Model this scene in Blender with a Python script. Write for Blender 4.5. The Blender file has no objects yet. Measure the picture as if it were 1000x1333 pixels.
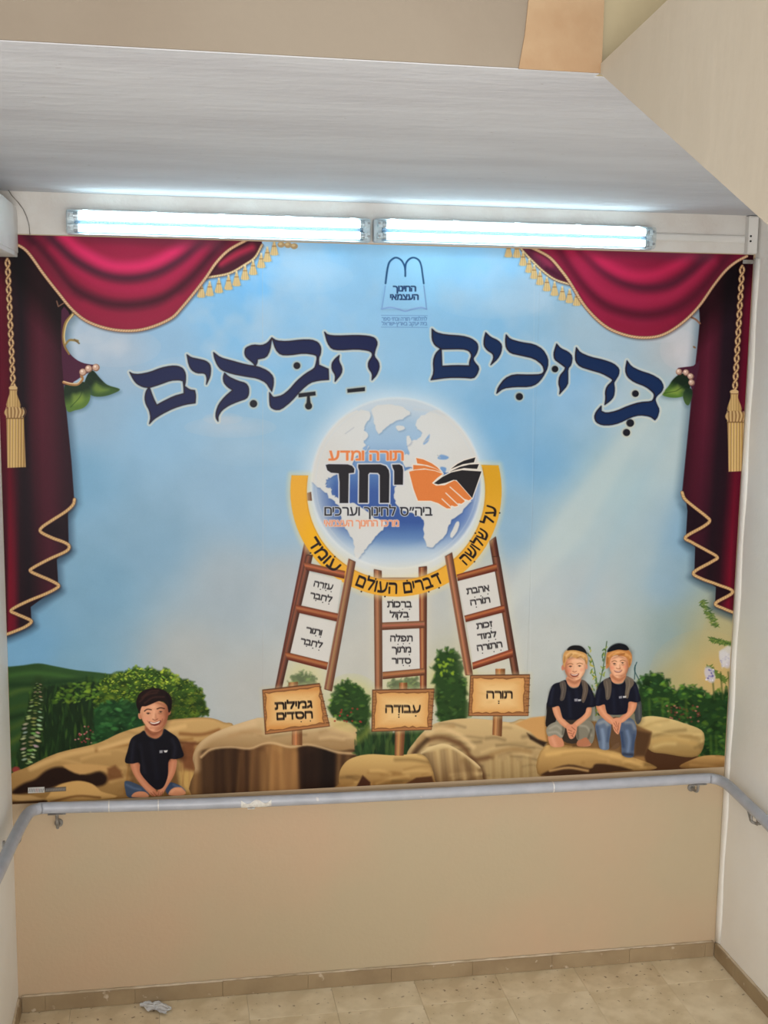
import bpy, bmesh, math
import numpy as np
from mathutils import Vector, Matrix
from mathutils.geometry import tessellate_polygon

# ---------------------------------------------------------------- camera, world, light, exposure
CX, CY, CZ, YAW, PITCH, ROLL, FPX = 0.6214, -4.6932, 2.7210, 0.1784, -0.1460, 0.0141, 1567.5317
scn = bpy.context.scene
col = scn.collection
cam_d = bpy.data.cameras.new('camera'); cam = bpy.data.objects.new('camera', cam_d); col.objects.link(cam)
scn.camera = cam
cam_d.sensor_fit = 'VERTICAL'; cam_d.sensor_height = 36.0; cam_d.lens = FPX*36.0/1333.0
cam_d.clip_start = .05
_fw = Vector((math.sin(YAW)*math.cos(PITCH), math.cos(YAW)*math.cos(PITCH), math.sin(PITCH)))
_rt = Vector((math.cos(YAW), -math.sin(YAW), 0)); _up = _rt.cross(_fw)
_r2 = _rt*math.cos(ROLL)+_up*math.sin(ROLL); _u2 = _up*math.cos(ROLL)-_rt*math.sin(ROLL)
m = Matrix.Identity(4)
for i in range(3): m[i][0], m[i][1], m[i][2] = _r2[i], _u2[i], -_fw[i]
m.translation = Vector((CX, CY, CZ)); cam.matrix_world = m

world = bpy.data.worlds.new('stairwell_daylight'); scn.world = world; world.use_nodes = True
bg = world.node_tree.nodes['Background']; bg.inputs[0].default_value = (1.0, .96, .92, 1); bg.inputs[1].default_value = .72

def area(name, loc, target, sx, sy, power, color):
    d = bpy.data.lights.new(name, 'AREA'); d.shape = 'RECTANGLE'; d.size = sx; d.size_y = sy; d.energy = power; d.color = color
    o = bpy.data.objects.new(name, d); col.objects.link(o); o.location = loc
    o.rotation_euler = (Vector(target)-Vector(loc)).to_track_quat('-Z', 'Y').to_euler(); return o
# fill light added out of view behind the photographer, aimed at the mural
area('upper_fill_light', (.8, -6.4, 2.3), (1.7, 0, 1.8), 2.4, 1.2, 62, (1.0, .97, .93))
# second added fill, unseen and lower down, lifting the ceiling and walls
area('lower_fill_light', (.7, -5.8, 1.3), (1.6, -.4, 2.2), 2.6, 1.4, 50, (1.0, .97, .94))
TUBE_POWER = 6.5
scn.view_settings.view_transform = 'Standard'; scn.view_settings.look = 'None'
scn.view_settings.exposure = .64; scn.view_settings.gamma = 1.0; scn.view_settings.use_curve_mapping = False


# outlines of the Hebrew letters used on the print, 500 units to the em
GLYPHS = {"א":[[[225,0],[97,191],[25,296],[78,296],[199,117],[278,0]],[[28,0],[28,79],[29,103],[32,124],[38,143],[45,160],[55,174],[66,187],[79,197],[93,205],[110,212],[123,178],[108,170],[95,160],[85,145],[79,128],[75,114],[74,99],[73,82],[73,0]],[[193,92],[178,125],[193,133],[205,144],[214,158],[221,175],[224,188],[225,203],[226,220],[226,296],[271,296],[271,223],[270,200],[267,179],[262,161],[255,144],[246,130],[235,118],[223,107],[208,99]]],"ב":[[[175,0],[175,193],[173,213],[168,230],[159,241],[147,249],[133,253],[116,255],[15,255],[15,296],[119,296],[150,294],[175,286],[195,274],[208,256],[217,232],[220,202],[220,0]],[[15,0],[15,42],[259,42],[259,0]]],"ג":[[[8,-5],[8,43],[26,51],[43,61],[58,72],[71,86],[81,98],[89,112],[95,126],[100,141],[103,156],[104,171],[104,223],[102,237],[96,247],[87,253],[75,255],[27,255],[27,296],[88,296],[104,294],[119,289],[131,281],[140,268],[146,250],[148,228],[148,90],[159,0],[122,0],[108,82],[106,82],[95,65],[83,50],[70,36],[57,25],[44,15],[31,7]]],"ד":[[[159,0],[159,272],[204,272],[204,0]],[[5,255],[5,296],[249,296],[249,255]]],"ה":[[[241,0],[241,193],[239,213],[234,230],[226,241],[214,249],[200,253],[183,255],[43,255],[43,296],[186,296],[217,294],[242,286],[261,274],[275,256],[283,232],[286,202],[286,0]],[[43,0],[43,177],[88,177],[88,0]]],"ו":[[[43,0],[43,296],[88,296],[88,0]]],"ז":[[[50,0],[50,175],[50,190],[52,203],[56,214],[63,228],[72,239],[80,247],[88,253],[88,255],[13,255],[13,296],[138,296],[138,258],[123,247],[112,236],[103,222],[98,211],[95,196],[95,180],[95,0]]],"ח":[[[196,296],[227,294],[252,286],[271,274],[285,256],[293,232],[296,202],[296,0],[251,0],[251,193],[249,213],[244,230],[236,241],[224,249],[210,253],[193,255],[88,255],[88,0],[43,0],[43,296]]],"ט":[[[173,-7],[153,-6],[134,-3],[117,2],[101,9],[87,18],[74,29],[63,42],[54,58],[47,77],[42,98],[39,121],[38,148],[38,296],[83,296],[83,148],[84,125],[87,105],[92,87],[100,71],[110,57],[122,47],[137,39],[154,34],[174,33],[193,34],[210,39],[225,47],[237,57],[247,71],[255,87],[260,105],[263,125],[265,148],[264,187],[262,206],[259,223],[253,237],[245,249],[233,257],[217,259],[204,258],[189,255],[173,249],[160,243],[160,286],[171,291],[185,296],[203,300],[222,301],[241,300],[258,296],[271,289],[282,280],[291,269],[298,257],[303,242],[307,226],[309,208],[311,189],[312,169],[312,148],[310,117],[304,89],[295,64],[282,43],[266,25],[247,12],[225,1],[200,-5]]],"י":[[[38,107],[38,296],[83,296],[83,152],[60,107]]],"ך":[[[191,-120],[191,145],[190,166],[186,185],[182,201],[175,214],[166,225],[157,234],[145,241],[133,246],[120,250],[105,253],[90,254],[75,255],[8,255],[8,296],[81,296],[103,295],[123,293],[143,289],[161,282],[177,274],[192,264],[205,251],[216,235],[226,217],[232,196],[236,172],[238,145],[238,-120]]],"כ":[[[15,0],[15,42],[111,42],[139,45],[161,55],[178,71],[189,93],[196,119],[199,148],[196,180],[187,206],[174,227],[154,242],[129,251],[99,255],[15,255],[15,296],[104,296],[126,295],[146,291],[165,285],[181,277],[196,267],[209,255],[220,241],[229,226],[236,209],[241,190],[244,171],[245,150],[243,122],[238,97],[230,73],[218,52],[203,35],[185,20],[163,9],[139,2],[111,0]]],"ל":[[[53,296],[238,296],[238,262],[144,0],[97,0],[191,255],[8,255],[8,380],[53,380]]],"ם":[[[35,0],[35,296],[186,296],[217,294],[242,286],[261,274],[275,256],[283,232],[286,202],[286,0]],[[80,42],[241,42],[241,193],[239,213],[234,230],[226,241],[214,249],[200,253],[183,255],[80,255]]],"מ":[[[175,302],[197,301],[216,296],[234,289],[248,279],[260,267],[270,253],[277,237],[281,220],[282,201],[282,0],[153,0],[153,42],[238,42],[238,194],[236,213],[231,230],[222,244],[209,254],[193,260],[172,263],[156,261],[141,257],[128,251],[117,241],[108,230],[101,216],[95,201],[91,183],[88,164],[70,0],[25,0],[48,205],[28,296],[73,296],[81,254],[83,254],[89,263],[97,272],[106,280],[116,287],[128,293],[142,298],[157,301]]],"ן":[[[62,-120],[62,223],[60,237],[55,247],[46,253],[33,255],[10,255],[10,296],[46,296],[63,294],[77,289],[90,281],[99,268],[105,250],[107,228],[107,-120]]],"נ":[[[15,0],[15,42],[114,42],[114,223],[112,237],[106,247],[97,253],[85,255],[32,255],[32,296],[98,296],[114,294],[129,289],[141,281],[151,268],[157,250],[159,228],[159,0]]],"ס":[[[178,-7],[159,-5],[140,-2],[123,3],[106,11],[92,21],[79,33],[67,47],[58,63],[50,81],[44,102],[41,125],[40,150],[40,168],[42,187],[44,205],[48,223],[51,239],[55,255],[18,255],[18,296],[176,296],[205,294],[230,288],[253,277],[272,263],[288,246],[300,225],[309,201],[314,175],[316,146],[314,123],[311,101],[306,82],[298,64],[289,48],[278,34],[265,22],[251,12],[235,4],[217,-2],[198,-5]],[[176,33],[191,33],[205,36],[218,41],[234,50],[247,64],[254,74],[259,86],[264,100],[267,114],[268,130],[269,147],[268,173],[263,194],[257,212],[247,226],[235,237],[221,245],[205,250],[187,253],[168,255],[100,255],[91,216],[88,198],[87,177],[86,154],[88,118],[95,88],[107,64],[124,46],[147,36]]],"ע":[[[13,0],[13,42],[103,42],[122,42],[140,45],[156,49],[170,55],[183,63],[195,73],[204,84],[213,98],[220,115],[226,133],[230,154],[233,178],[244,296],[289,296],[278,178],[276,162],[274,147],[271,131],[267,114],[262,98],[255,83],[247,68],[237,54],[225,41],[211,29],[194,19],[176,11],[154,5],[130,1],[103,0]],[[96,34],[35,296],[80,296],[140,34]]],"ף":[[[212,-120],[212,148],[209,180],[200,206],[186,227],[166,242],[141,251],[110,255],[5,255],[5,296],[115,296],[137,295],[157,291],[176,285],[193,277],[208,267],[221,255],[232,241],[241,226],[248,209],[253,190],[256,171],[257,150],[257,-120]],[[91,107],[72,108],[56,112],[42,119],[30,128],[21,139],[14,152],[9,167],[6,184],[5,202],[5,296],[50,296],[50,206],[51,188],[56,174],[62,163],[72,155],[83,150],[97,149],[105,149],[113,150],[113,108],[102,107]]],"פ":[[[25,0],[25,42],[143,42],[170,45],[192,55],[209,71],[221,93],[228,119],[230,148],[227,180],[219,206],[205,227],[186,242],[161,251],[130,255],[44,255],[44,296],[135,296],[157,295],[177,291],[196,285],[213,277],[228,267],[241,255],[252,241],[261,226],[268,209],[273,190],[276,171],[277,150],[275,122],[270,97],[261,73],[249,52],[234,34],[216,20],[195,9],[170,2],[143,0]],[[111,117],[92,118],[76,122],[62,128],[50,138],[41,149],[34,162],[29,177],[26,194],[25,212],[25,296],[70,296],[70,216],[71,198],[76,184],[82,173],[92,165],[103,160],[117,159],[125,159],[133,160],[133,118],[122,117]]],"ץ":[[[68,-120],[68,120],[3,296],[50,296],[113,115],[113,-120]],[[99,83],[95,123],[137,136],[147,140],[155,145],[162,151],[168,158],[172,166],[176,176],[179,188],[181,201],[190,296],[235,296],[227,210],[223,179],[220,164],[216,152],[210,140],[202,129],[192,119],[179,111],[163,103],[144,96]]],"צ":[[[215,4],[16,296],[69,296],[180,126],[241,33]],[[13,0],[13,42],[230,42],[241,33],[241,0]],[[176,105],[161,138],[172,143],[182,151],[191,160],[198,171],[203,183],[207,198],[209,215],[210,233],[210,296],[255,296],[255,236],[253,213],[250,192],[245,174],[238,157],[229,143],[219,131],[206,120],[192,112]]],"ק":[[[157,0],[251,255],[40,255],[40,296],[298,296],[298,262],[204,0]],[[40,-121],[40,181],[85,181],[85,-121]]],"ר":[[[186,0],[186,193],[184,213],[179,230],[171,241],[159,249],[145,253],[128,255],[8,255],[8,296],[131,296],[162,294],[187,286],[206,274],[220,256],[228,232],[231,202],[231,0]]],"ש":[[[46,0],[20,296],[65,296],[88,42],[151,42],[167,42],[183,45],[198,49],[212,55],[225,63],[237,73],[248,86],[258,100],[266,116],[272,134],[277,155],[281,178],[292,296],[337,296],[326,178],[324,164],[321,150],[318,135],[314,119],[308,103],[301,88],[292,72],[282,58],[270,44],[256,32],[240,21],[222,12],[201,5],[177,1],[151,0]],[[75,101],[71,142],[113,155],[126,160],[136,167],[144,176],[150,188],[154,202],[157,220],[164,296],[209,296],[203,229],[200,208],[197,190],[193,173],[186,159],[176,145],[162,134],[150,127],[136,120],[120,115]]],"ת":[[[249,0],[249,193],[247,213],[242,230],[233,241],[221,249],[207,253],[190,255],[20,255],[20,296],[193,296],[224,294],[249,286],[269,274],[283,256],[291,232],[294,202],[294,0]],[[18,0],[18,42],[41,42],[52,44],[61,53],[66,67],[68,88],[68,274],[113,274],[113,90],[111,62],[105,40],[96,23],[81,10],[62,2],[38,0]]],"׳":[[[6,174],[13,204],[20,236],[26,268],[31,296],[78,296],[81,291],[76,272],[70,252],[54,212],[38,174]]],"״":[[[98,174],[107,214],[116,257],[123,296],[170,296],[174,291],[168,272],[162,252],[147,212],[131,174]],[[6,174],[13,204],[20,236],[26,268],[31,296],[78,296],[81,291],[76,272],[70,252],[54,212],[38,174]]]}

# ---------------------------------------------------------------- the printed picture
# The mural is a flat vinyl print.  Its artwork is drawn here stroke by stroke (numpy) in the
# print's own plane; PX, PY say for each texel where it lies in the survey frame of the wall.
S = 720
TX0, TX1, TZ0, TZ1 = 0.0, 3.0, 0.85, 3.10
NW, NH = int((TX1-TX0)*S), int((TZ1-TZ0)*S)

def cam_basis():
    cyw, syw = np.cos(YAW), np.sin(YAW)
    fw = np.array([syw*np.cos(PITCH), cyw*np.cos(PITCH), np.sin(PITCH)])
    rt = np.array([cyw, -syw, 0.0]); up = np.cross(rt, fw)
    c, s = np.cos(ROLL), np.sin(ROLL)
    return fw, c*rt+s*up, -s*rt+c*up
FW, RT, UP = cam_basis()
EYE = np.array([CX, CY, CZ])

def wall(u, v, y=0.0):
    """survey point -> (x, z) on the plane Y=y"""
    d = FW + RT*(u-500)/FPX - UP*(v-666.5)/FPX
    t = (y-EYE[1])/d[1]
    return EYE[0]+t*d[0], EYE[2]+t*d[2]

def survey(X, Z, Y=0.0):
    dx, dy, dz = X-EYE[0], Y-EYE[1], Z-EYE[2]
    w = FW[0]*dx+FW[1]*dy+FW[2]*dz
    return (500+FPX*(RT[0]*dx+RT[1]*dy+RT[2]*dz)/w, 666.5-FPX*(UP[0]*dx+UP[1]*dy+UP[2]*dz)/w)

_gx, _gz = np.meshgrid(TX0+(np.arange(NW)+.5)/S, TZ1-(np.arange(NH)+.5)/S)
PX, PY = survey(_gx, _gz)
PX = PX.astype(np.float32); PY = PY.astype(np.float32)
del _gx, _gz
CAN = np.zeros((NH, NW, 3), np.float32)
rng = np.random.RandomState(7)

def box(x0, y0, x1, y1, pad=3):
    c, r = [], []
    for u, v in ((x0-pad, y0-pad), (x1+pad, y0-pad), (x0-pad, y1+pad), (x1+pad, y1+pad)):
        X, Z = wall(u, v)
        c.append((X-TX0)*S); r.append((TZ1-Z)*S)
    a, b = max(0, int(min(r))-1), min(NH, int(max(r))+2)
    e, f = max(0, int(min(c))-1), min(NW, int(max(c))+2)
    return slice(a, max(a, b)), slice(e, max(e, f))

def C(c):
    return np.array(c, np.float32)/255 if not callable(c) else c

def put(sl, cov, col):
    if callable(col):
        v = col(PX[sl], PY[sl])/255
    else:
        v = np.array(col, np.float32)/255
    CAN[sl] += (v-CAN[sl])*cov[..., None]

def sdist(rings, X, Y):
    """signed distance (negative inside, nonzero winding) to closed rings"""
    d2 = np.full(X.shape, 1e9, np.float32); wn = np.zeros(X.shape, np.int16)
    for ring in rings:
        n = len(ring)
        for i in range(n):
            ax, ay = ring[i]; bx, by = ring[(i+1) % n]
            ex, ey = bx-ax, by-ay; L = ex*ex+ey*ey
            if L < 1e-9: continue
            px, py = X-ax, Y-ay
            t = np.clip((px*ex+py*ey)/L, 0, 1)
            np.minimum(d2, (px-t*ex)**2+(py-t*ey)**2, out=d2)
            cr = ex*py-ey*px
            if by > ay: wn += ((Y >= ay) & (Y < by) & (cr > 0))
            else: wn -= ((Y >= by) & (Y < ay) & (cr < 0))
    d = np.sqrt(d2)
    return np.where(wn != 0, -d, d)

def shape(pts, col, soft=.45, a=1.0, grow=0.0, rings=None, clip=None):
    rings = rings or [pts]
    xs = [p[0] for r in rings for p in r]; ys = [p[1] for r in rings for p in r]
    sl = box(min(xs), min(ys), max(xs), max(ys), grow+soft+1)
    X, Y = PX[sl], PY[sl]
    if X.size == 0: return
    d = sdist(rings, X, Y)-grow
    cov = np.clip(.5-d/(2*soft), 0, 1)
    if soft > 1.5: cov = cov*cov*(3-2*cov)
    if clip is not None: cov = cov*clip[sl]
    put(sl, cov*a, col)

def mask(pts, soft=.45, rings=None, grow=0):
    m = np.zeros((NH, NW), np.float32)
    rings = rings or [pts]
    xs = [p[0] for r in rings for p in r]; ys = [p[1] for r in rings for p in r]
    sl = box(min(xs), min(ys), max(xs), max(ys), soft+1+grow)
    m[sl] = np.clip(.5-(sdist(rings, PX[sl], PY[sl])-grow)/(2*soft), 0, 1)
    return m

def line(pts, w, col, soft=.45, a=1.0, clip=None, w2=None):
    xs = [p[0] for p in pts]; ys = [p[1] for p in pts]
    W = max(w, w2 or 0)
    sl = box(min(xs), min(ys), max(xs), max(ys), W/2+soft+1)
    X, Y = PX[sl], PY[sl]
    if X.size == 0: return
    best = np.full(X.shape, 1e9, np.float32)
    n = len(pts)-1
    for i in range(n):
        (ax, ay), (bx, by) = pts[i], pts[i+1]
        ex, ey = bx-ax, by-ay; L = ex*ex+ey*ey+1e-9
        t = np.clip(((X-ax)*ex+(Y-ay)*ey)/L, 0, 1)
        ww = w if w2 is None else w+(w2-w)*(i+t)/n
        np.minimum(best, np.sqrt((X-ax-t*ex)**2+(Y-ay-t*ey)**2)-ww/2, out=best)
    cov = np.clip(.5-best/(2*soft), 0, 1)
    if soft > 1.5: cov = cov*cov*(3-2*cov)
    if clip is not None: cov = cov*clip[sl]
    put(sl, cov*a, col)

def dab(x, y, rx, ry, ang, col, a=1.0, soft=.5, clip=None):
    R = max(rx, ry)+1
    sl = box(x-R, y-R, x+R, y+R, 0)
    X, Y = PX[sl]-x, PY[sl]-y
    if X.size == 0: return
    c, s = math.cos(ang), math.sin(ang)
    q = np.sqrt(((X*c+Y*s)/rx)**2+((-X*s+Y*c)/ry)**2)
    cov = np.clip((1-q)*min(rx, ry)/soft*.7+.3*(q < 1), 0, 1)
    if clip is not None: cov = cov*clip[sl]
    put(sl, cov*a, col)

def cr(pts, n=6, closed=False):
    """Catmull-Rom curve through the points"""
    P = [np.array(p, float) for p in pts]; out = []
    m = len(P); rngi = range(m if closed else m-1)
    for i in rngi:
        p0 = P[(i-1) % m] if closed or i > 0 else P[0]*2-P[1]
        p1, p2 = P[i], P[(i+1) % m]
        p3 = P[(i+2) % m] if closed or i < m-2 else P[-1]*2-P[-2]
        for k in range(n):
            t = k/n
            out.append(tuple(.5*((2*p1)+(-p0+p2)*t+(2*p0-5*p1+4*p2-p3)*t*t+(-p0+3*p1-3*p2+p3)*t**3)))
    if not closed: out.append(tuple(P[-1]))
    return out

def off(pts, x0, y0, s):
    return [(x0+p[0]/s, y0+p[1]/s) for p in pts]

def noise(cell, seed, octs=3):
    """smooth random field over the print, 0..1, feature size in survey units"""
    r = np.random.RandomState(seed); acc = np.zeros((NH, NW), np.float32); amp = 1; tot = 0
    for o in range(octs):
        c = cell*2.25/(2**o)
        gh, gw = int(NH/c)+3, int(NW/c)+3
        g = r.rand(gh, gw).astype(np.float32)
        y = np.arange(NH)/c; x = np.arange(NW)/c
        yi, xi = y.astype(int), x.astype(int); fy, fx = (y-yi)[:, None], (x-xi)[None]
        fy = (fy*fy*(3-2*fy)).astype(np.float32); fx = (fx*fx*(3-2*fx)).astype(np.float32)
        a = g[yi][:, xi]; b = g[yi][:, xi+1]; cc = g[yi+1][:, xi]; d = g[yi+1][:, xi+1]
        acc += amp*((a*(1-fx)+b*fx)*(1-fy)+(cc*(1-fx)+d*fx)*fy); tot += amp; amp *= .5
    return acc/tot

# ---- Hebrew lettering
def word(txt, cx, cy, w, h, col, rot=0.0, bold=0.0, serif=0.0, gap=.07, halo=None, halo_w=0, a=1.0):
    """txt is written right to left, centred on (cx, cy), w wide and h letter-height"""
    adv = 0; lay = []
    for ch in txt[::-1]:
        if ch == ' ': adv += .24; continue
        if ch == '-': lay.append((adv, [[(20, 150), (110, 150), (110, 190), (20, 190)]])); adv += .3; continue
        g = GLYPHS[ch]
        mn = min(p[0] for r in g for p in r)/500; mx = max(p[0] for r in g for p in r)/500
        lay.append((adv-mn, g)); adv += mx-mn+gap
    adv -= gap
    sx, sy = w/adv, h/.592
    c, s = math.cos(rot), math.sin(rot)
    allr = []
    for ox, g in lay:
        for ring in g:
            r = []
            for x, y in ring:
                X = (ox+x/500-adv/2)*sx; Y = -(y/500-.296)*sy
                r.append((cx+X*c-Y*s, cy+X*s+Y*c))
            allr.append(r)
    if halo: shape(None, halo, rings=allr, grow=halo_w, soft=.6)
    if serif:
        for k in (-serif, serif):
            sh = [[(x-s*k, y+c*k) for x, y in r] for r in allr]
            shape(None, col, rings=sh, grow=bold-.1, a=a, soft=.5)
    shape(None, col, rings=allr, grow=bold, a=a, soft=.5)

def nikud(pts, col=(25, 22, 25), r=.8):
    for x, y in pts: dab(x, y, r, r, 0, col, soft=.4)

SKY = [(60,420,150,190,220),(110,440,163,188,212),(150,470,163,186,208),(220,440,152,188,218),(200,560,146,184,214),(120,540,150,180,205),
 (110,620,130,172,202),(130,760,126,164,190),(50,850,120,165,198),(90,870,128,165,188),(200,700,134,168,193),(300,640,144,176,202),(300,760,163,176,186),
 (250,860,174,179,180),(345,600,148,182,208),(420,880,190,190,184),(330,900,178,180,178),(350,450,140,190,228),(330,370,128,188,235),(290,420,140,190,228),
 (400,340,145,198,238),(450,400,150,195,230),(560,340,155,208,244),(620,350,150,204,244),(600,450,140,186,222),(650,430,140,188,224),(520,470,148,190,222),
 (700,450,150,188,216),(760,435,165,190,208),(800,445,165,190,208),(860,420,178,190,198),(885,455,186,190,196),(740,500,128,176,215),(650,540,122,172,211),
 (700,600,124,170,206),(850,520,166,190,200),(870,580,168,190,200),(800,630,156,186,200),(740,690,160,184,196),(700,770,170,180,188),(760,770,163,176,188),
 (860,760,140,168,188),(880,690,136,170,196),(670,690,140,172,196),(660,850,182,182,178),(720,830,176,180,180),(830,850,145,162,168),(870,830,140,162,168),
 (905,850,165,165,130),(925,875,196,165,110),(880,895,165,162,122),(940,830,170,165,130),(600,880,190,186,160),(480,860,188,188,182),(370,760,172,180,186),
 (380,560,148,186,214),(520,800,190,190,186),(640,780,185,185,182),(360,680,150,180,204),(470,500,155,192,220)]

def paint_sky():
    st = 12
    xs, ys = PX[::st, ::st], PY[::st, ::st]
    num = np.zeros(xs.shape+(3,), np.float32); den = np.zeros(xs.shape, np.float32)
    for x, y, r, g, b in SKY:
        w = 1/(((xs-x)**2+(ys-y)**2)+500)**1.6
        num += w[..., None]*np.array([r, g, b], np.float32); den += w
    lo = num/den[..., None]/255
    h, w_ = lo.shape[:2]
    y = np.arange(NH)/st; x = np.arange(NW)/st
    yi = np.minimum(y.astype(int), h-2); xi = np.minimum(x.astype(int), w_-2)
    fy = np.clip(y-yi, 0, 1)[:, None, None].astype(np.float32); fx = np.clip(x-xi, 0, 1)[None, :, None].astype(np.float32)
    CAN[:] = (lo[yi][:, xi]*(1-fx)+lo[yi][:, xi+1]*fx)*(1-fy)+(lo[yi+1][:, xi]*(1-fx)+lo[yi+1][:, xi+1]*fx)*fy
    n = noise(70, 3, 4)
    # soft clouds near the two upper corners and over the title
    up = np.clip((600-PY)/200, 0, 1)
    side = np.clip((np.abs(PX-540)-110)/230, 0, 1)
    m = np.clip((n-.44)*5.5, 0, 1)*up*(.22+.5*side)
    for i, c in enumerate((204, 212, 222)): CAN[..., i] += (c/255-CAN[..., i])*m
    for x, y, rx, ry, c, a_ in ((150, 452, 60, 26, (196, 204, 216), .5), (118, 430, 26, 18, (204, 210, 218), .5), (300, 556, 60, 14, (196, 200, 208), .4), (290, 545, 26, 8, (206, 200, 200), .35), (240, 478, 40, 14, (186, 202, 220), .35),
                                (860, 420, 46, 26, (206, 208, 216), .6), (885, 455, 26, 26, (212, 206, 210), .6), (800, 400, 40, 16, (196, 208, 220), .4), (640, 395, 70, 20, (180, 208, 230), .35), (400, 360, 60, 22, (186, 212, 234), .35), (780, 470, 50, 14, (186, 200, 212), .3), (330, 590, 70, 18, (168, 192, 212), .3), (740, 345, 30, 10, (200, 214, 226), .3)):
        dab(x, y, rx, ry, 0, c, a=a_, soft=ry)
    g_ = CAN.mean(-1, keepdims=True); CAN[:] = g_+(CAN-g_)*1.08
    n2 = noise(26, 5, 3)
    CAN[:] += ((n2-.5)*.03)[..., None]
    # the slanting beam of light
    shape([(815, 540), (703, 690), (632, 800), (600, 900), (830, 880), (905, 560), (890, 500)], (200, 208, 204), soft=22, a=.34)
    shape([(812, 560), (700, 705), (640, 800), (660, 800), (760, 700), (850, 540)], (205, 212, 206), soft=9, a=.26)
    line([(880, 540), (760, 780)], 14, (150, 185, 205), soft=14, a=.22)
    line([(905, 600), (850, 760)], 16, (125, 165, 195), soft=14, a=.25)
    # vinyl seams
    for sx in (342,): line([(sx, 320), (sx+.6, 900)], .7, (205, 214, 222), a=.22)
    line([(696, 320), (694, 560), (690, 900)], .7, (205, 214, 222), a=.22)

TITLE = {
 'mem_a': (150, 420, 5.263, [[(100,340),(120,352),(165,355),(240,340),(310,312),(380,297),(430,298),(465,315),(482,350),(482,400),(475,435),(510,460),(545,465),(552,500),(548,550),(480,560),(400,585),(320,625),(265,660),(235,692),(245,650),(235,600),(212,560),(203,520),(210,475),(228,445),(190,440),(150,420),(125,390)],
   [(235,445),(262,520),(285,565),(320,545),(400,505),(472,485),(470,440),(465,400),(440,392),(380,395),(300,425)]]),
 'yod_a': (150, 420, 5.263, [[(492,220),(520,240),(570,250),(620,262),(648,285),(655,320),(650,370),(625,422),(630,385),(622,355),(605,345),(560,345),(525,325),(505,290)]]),
 'alef': (320, 420, 5.263, [[(-220,205),(-175,240),(-95,262),(5,290),(80,300),(150,330),(188,370),(190,420),(178,470),(168,455),(140,410),(80,380),(0,368),(-95,350),(-165,325),(-195,290),(-215,240)],
   [(-145,345),(-120,370),(-55,400),(0,415),(20,445),(20,490),(5,520),(-55,540),(-115,565),(-165,600),(-190,640),(-190,675),(-205,650),(-203,610),(-185,560),(-145,510),(-90,462),(-125,440),(-150,410),(-155,375)],
   [(-7,200),(0,172),(50,152),(110,158),(150,140),(178,105),(165,190),(140,238),(80,250),(78,275),(65,298),(50,275),(5,240),(-5,220)]]),
 'bet_a': (320, 420, 5.263, [[(180,105),(210,125),(280,130),(380,118),(450,118),(495,135),(515,170),(512,215),(498,240),(500,290),(565,318),(568,390),(500,395),(440,410),(380,460),(310,540),(240,595),(200,597),(168,578),(163,530),(163,480),(185,510),(200,512),(250,500),(300,460),(350,400),(410,350),(470,315),(480,290),(490,240),(480,220),(400,208),(300,222),(240,220),(205,185)]]),
 'he': (320, 420, 5.263, [[(540,65),(560,85),(620,92),(760,87),(840,92),(885,105),(903,140),(885,190),(878,230),(910,270),(915,310),(895,360),(865,392),(868,350),(840,310),(840,270),(868,230),(865,205),(840,190),(760,180),(640,188),(590,180),(560,140)],
   [(640,225),(635,260),(660,310),(655,350),(612,402),(615,360),(590,320),(590,280),(610,250)]]),
 'mem_b': (545, 415, 5.263, [[(92,70),(120,95),(180,110),(300,118),(360,135),(400,165),(408,200),(395,240),(372,270),(380,295),(415,335),(400,380),(375,408),(300,402),(200,402),(85,418),(105,370),(100,290),(115,240),(150,205),(110,180),(92,140)],
   [(155,208),(158,280),(160,325),(250,320),(348,322),(350,290),(365,250),(345,218),(300,205)]]),
 'yod_b': (545, 415, 5.263, [[(460,95),(490,125),(545,150),(570,180),(565,230),(540,275),(495,315),(515,270),(510,240),(470,215),(448,185),(448,140)]]),
 'kaf': (545, 415, 5.263, [[(600,110),(625,140),(700,162),(790,175),(850,210),(885,270),(885,330),(850,400),(810,445),(760,465),(660,465),(580,475),(535,510),(545,470),(590,410),(650,382),(760,385),(840,382),(862,360),(850,315),(790,270),(700,250),(630,235),(600,200),(595,150)]]),
 'vav': (700, 425, 5.263, [[(130,120),(155,150),(210,175),(237,205),(230,260),(205,290),(207,350),(205,400),(150,462),(155,430),(143,390),(150,340),(185,300),(190,280),(150,250),(115,225),(110,185),(120,150)]]),
 'resh': (700, 425, 5.263, [[(265,145),(290,180),(360,210),(450,230),(520,255),(558,290),(555,330),(530,370),(520,385),(527,430),(520,480),(495,510),(460,535),(467,490),(463,450),(475,410),(512,375),(512,360),(440,320),(370,300),(290,275),(260,240),(258,190)]]),
 'bet_b': (700, 425, 5.263, [[(612,235),(640,275),(700,305),(780,330),(840,365),(862,410),(850,445),(815,475),(803,500),(815,535),(833,570),(820,620),(803,640),(770,615),(700,605),(640,620),(560,660),(500,675),(440,675),(400,655),(388,620),(400,585),(435,545),(435,580),(470,595),(540,580),(620,545),(700,520),(780,515),(795,495),(800,470),(790,450),(740,410),(660,380),(615,345),(600,300)]]),
}
DOTS = [(386.5, 476, 4.5), (330, 525.5, 4.9), (401.7, 528.5, 4.6), (676, 516.3, 4.7), (722.4, 480.4, 4.3), (827, 512.4, 4.4), (820.3, 550.6, 5.0), (815.5, 563, 4.7)]
BARS = [[(388.5, 512.2), (410.5, 509.6), (411, 514.6), (388.8, 517.3)], [(400, 514), (403, 514), (404.5, 526), (399, 526)],
        [(452, 506.5), (475, 504), (475, 509), (452.4, 511.2)]]

def tr(k):
    x0, y0, s, rs = TITLE[k]
    return [chaikin(off(r, x0, y0, s)) for r in rs]

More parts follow.
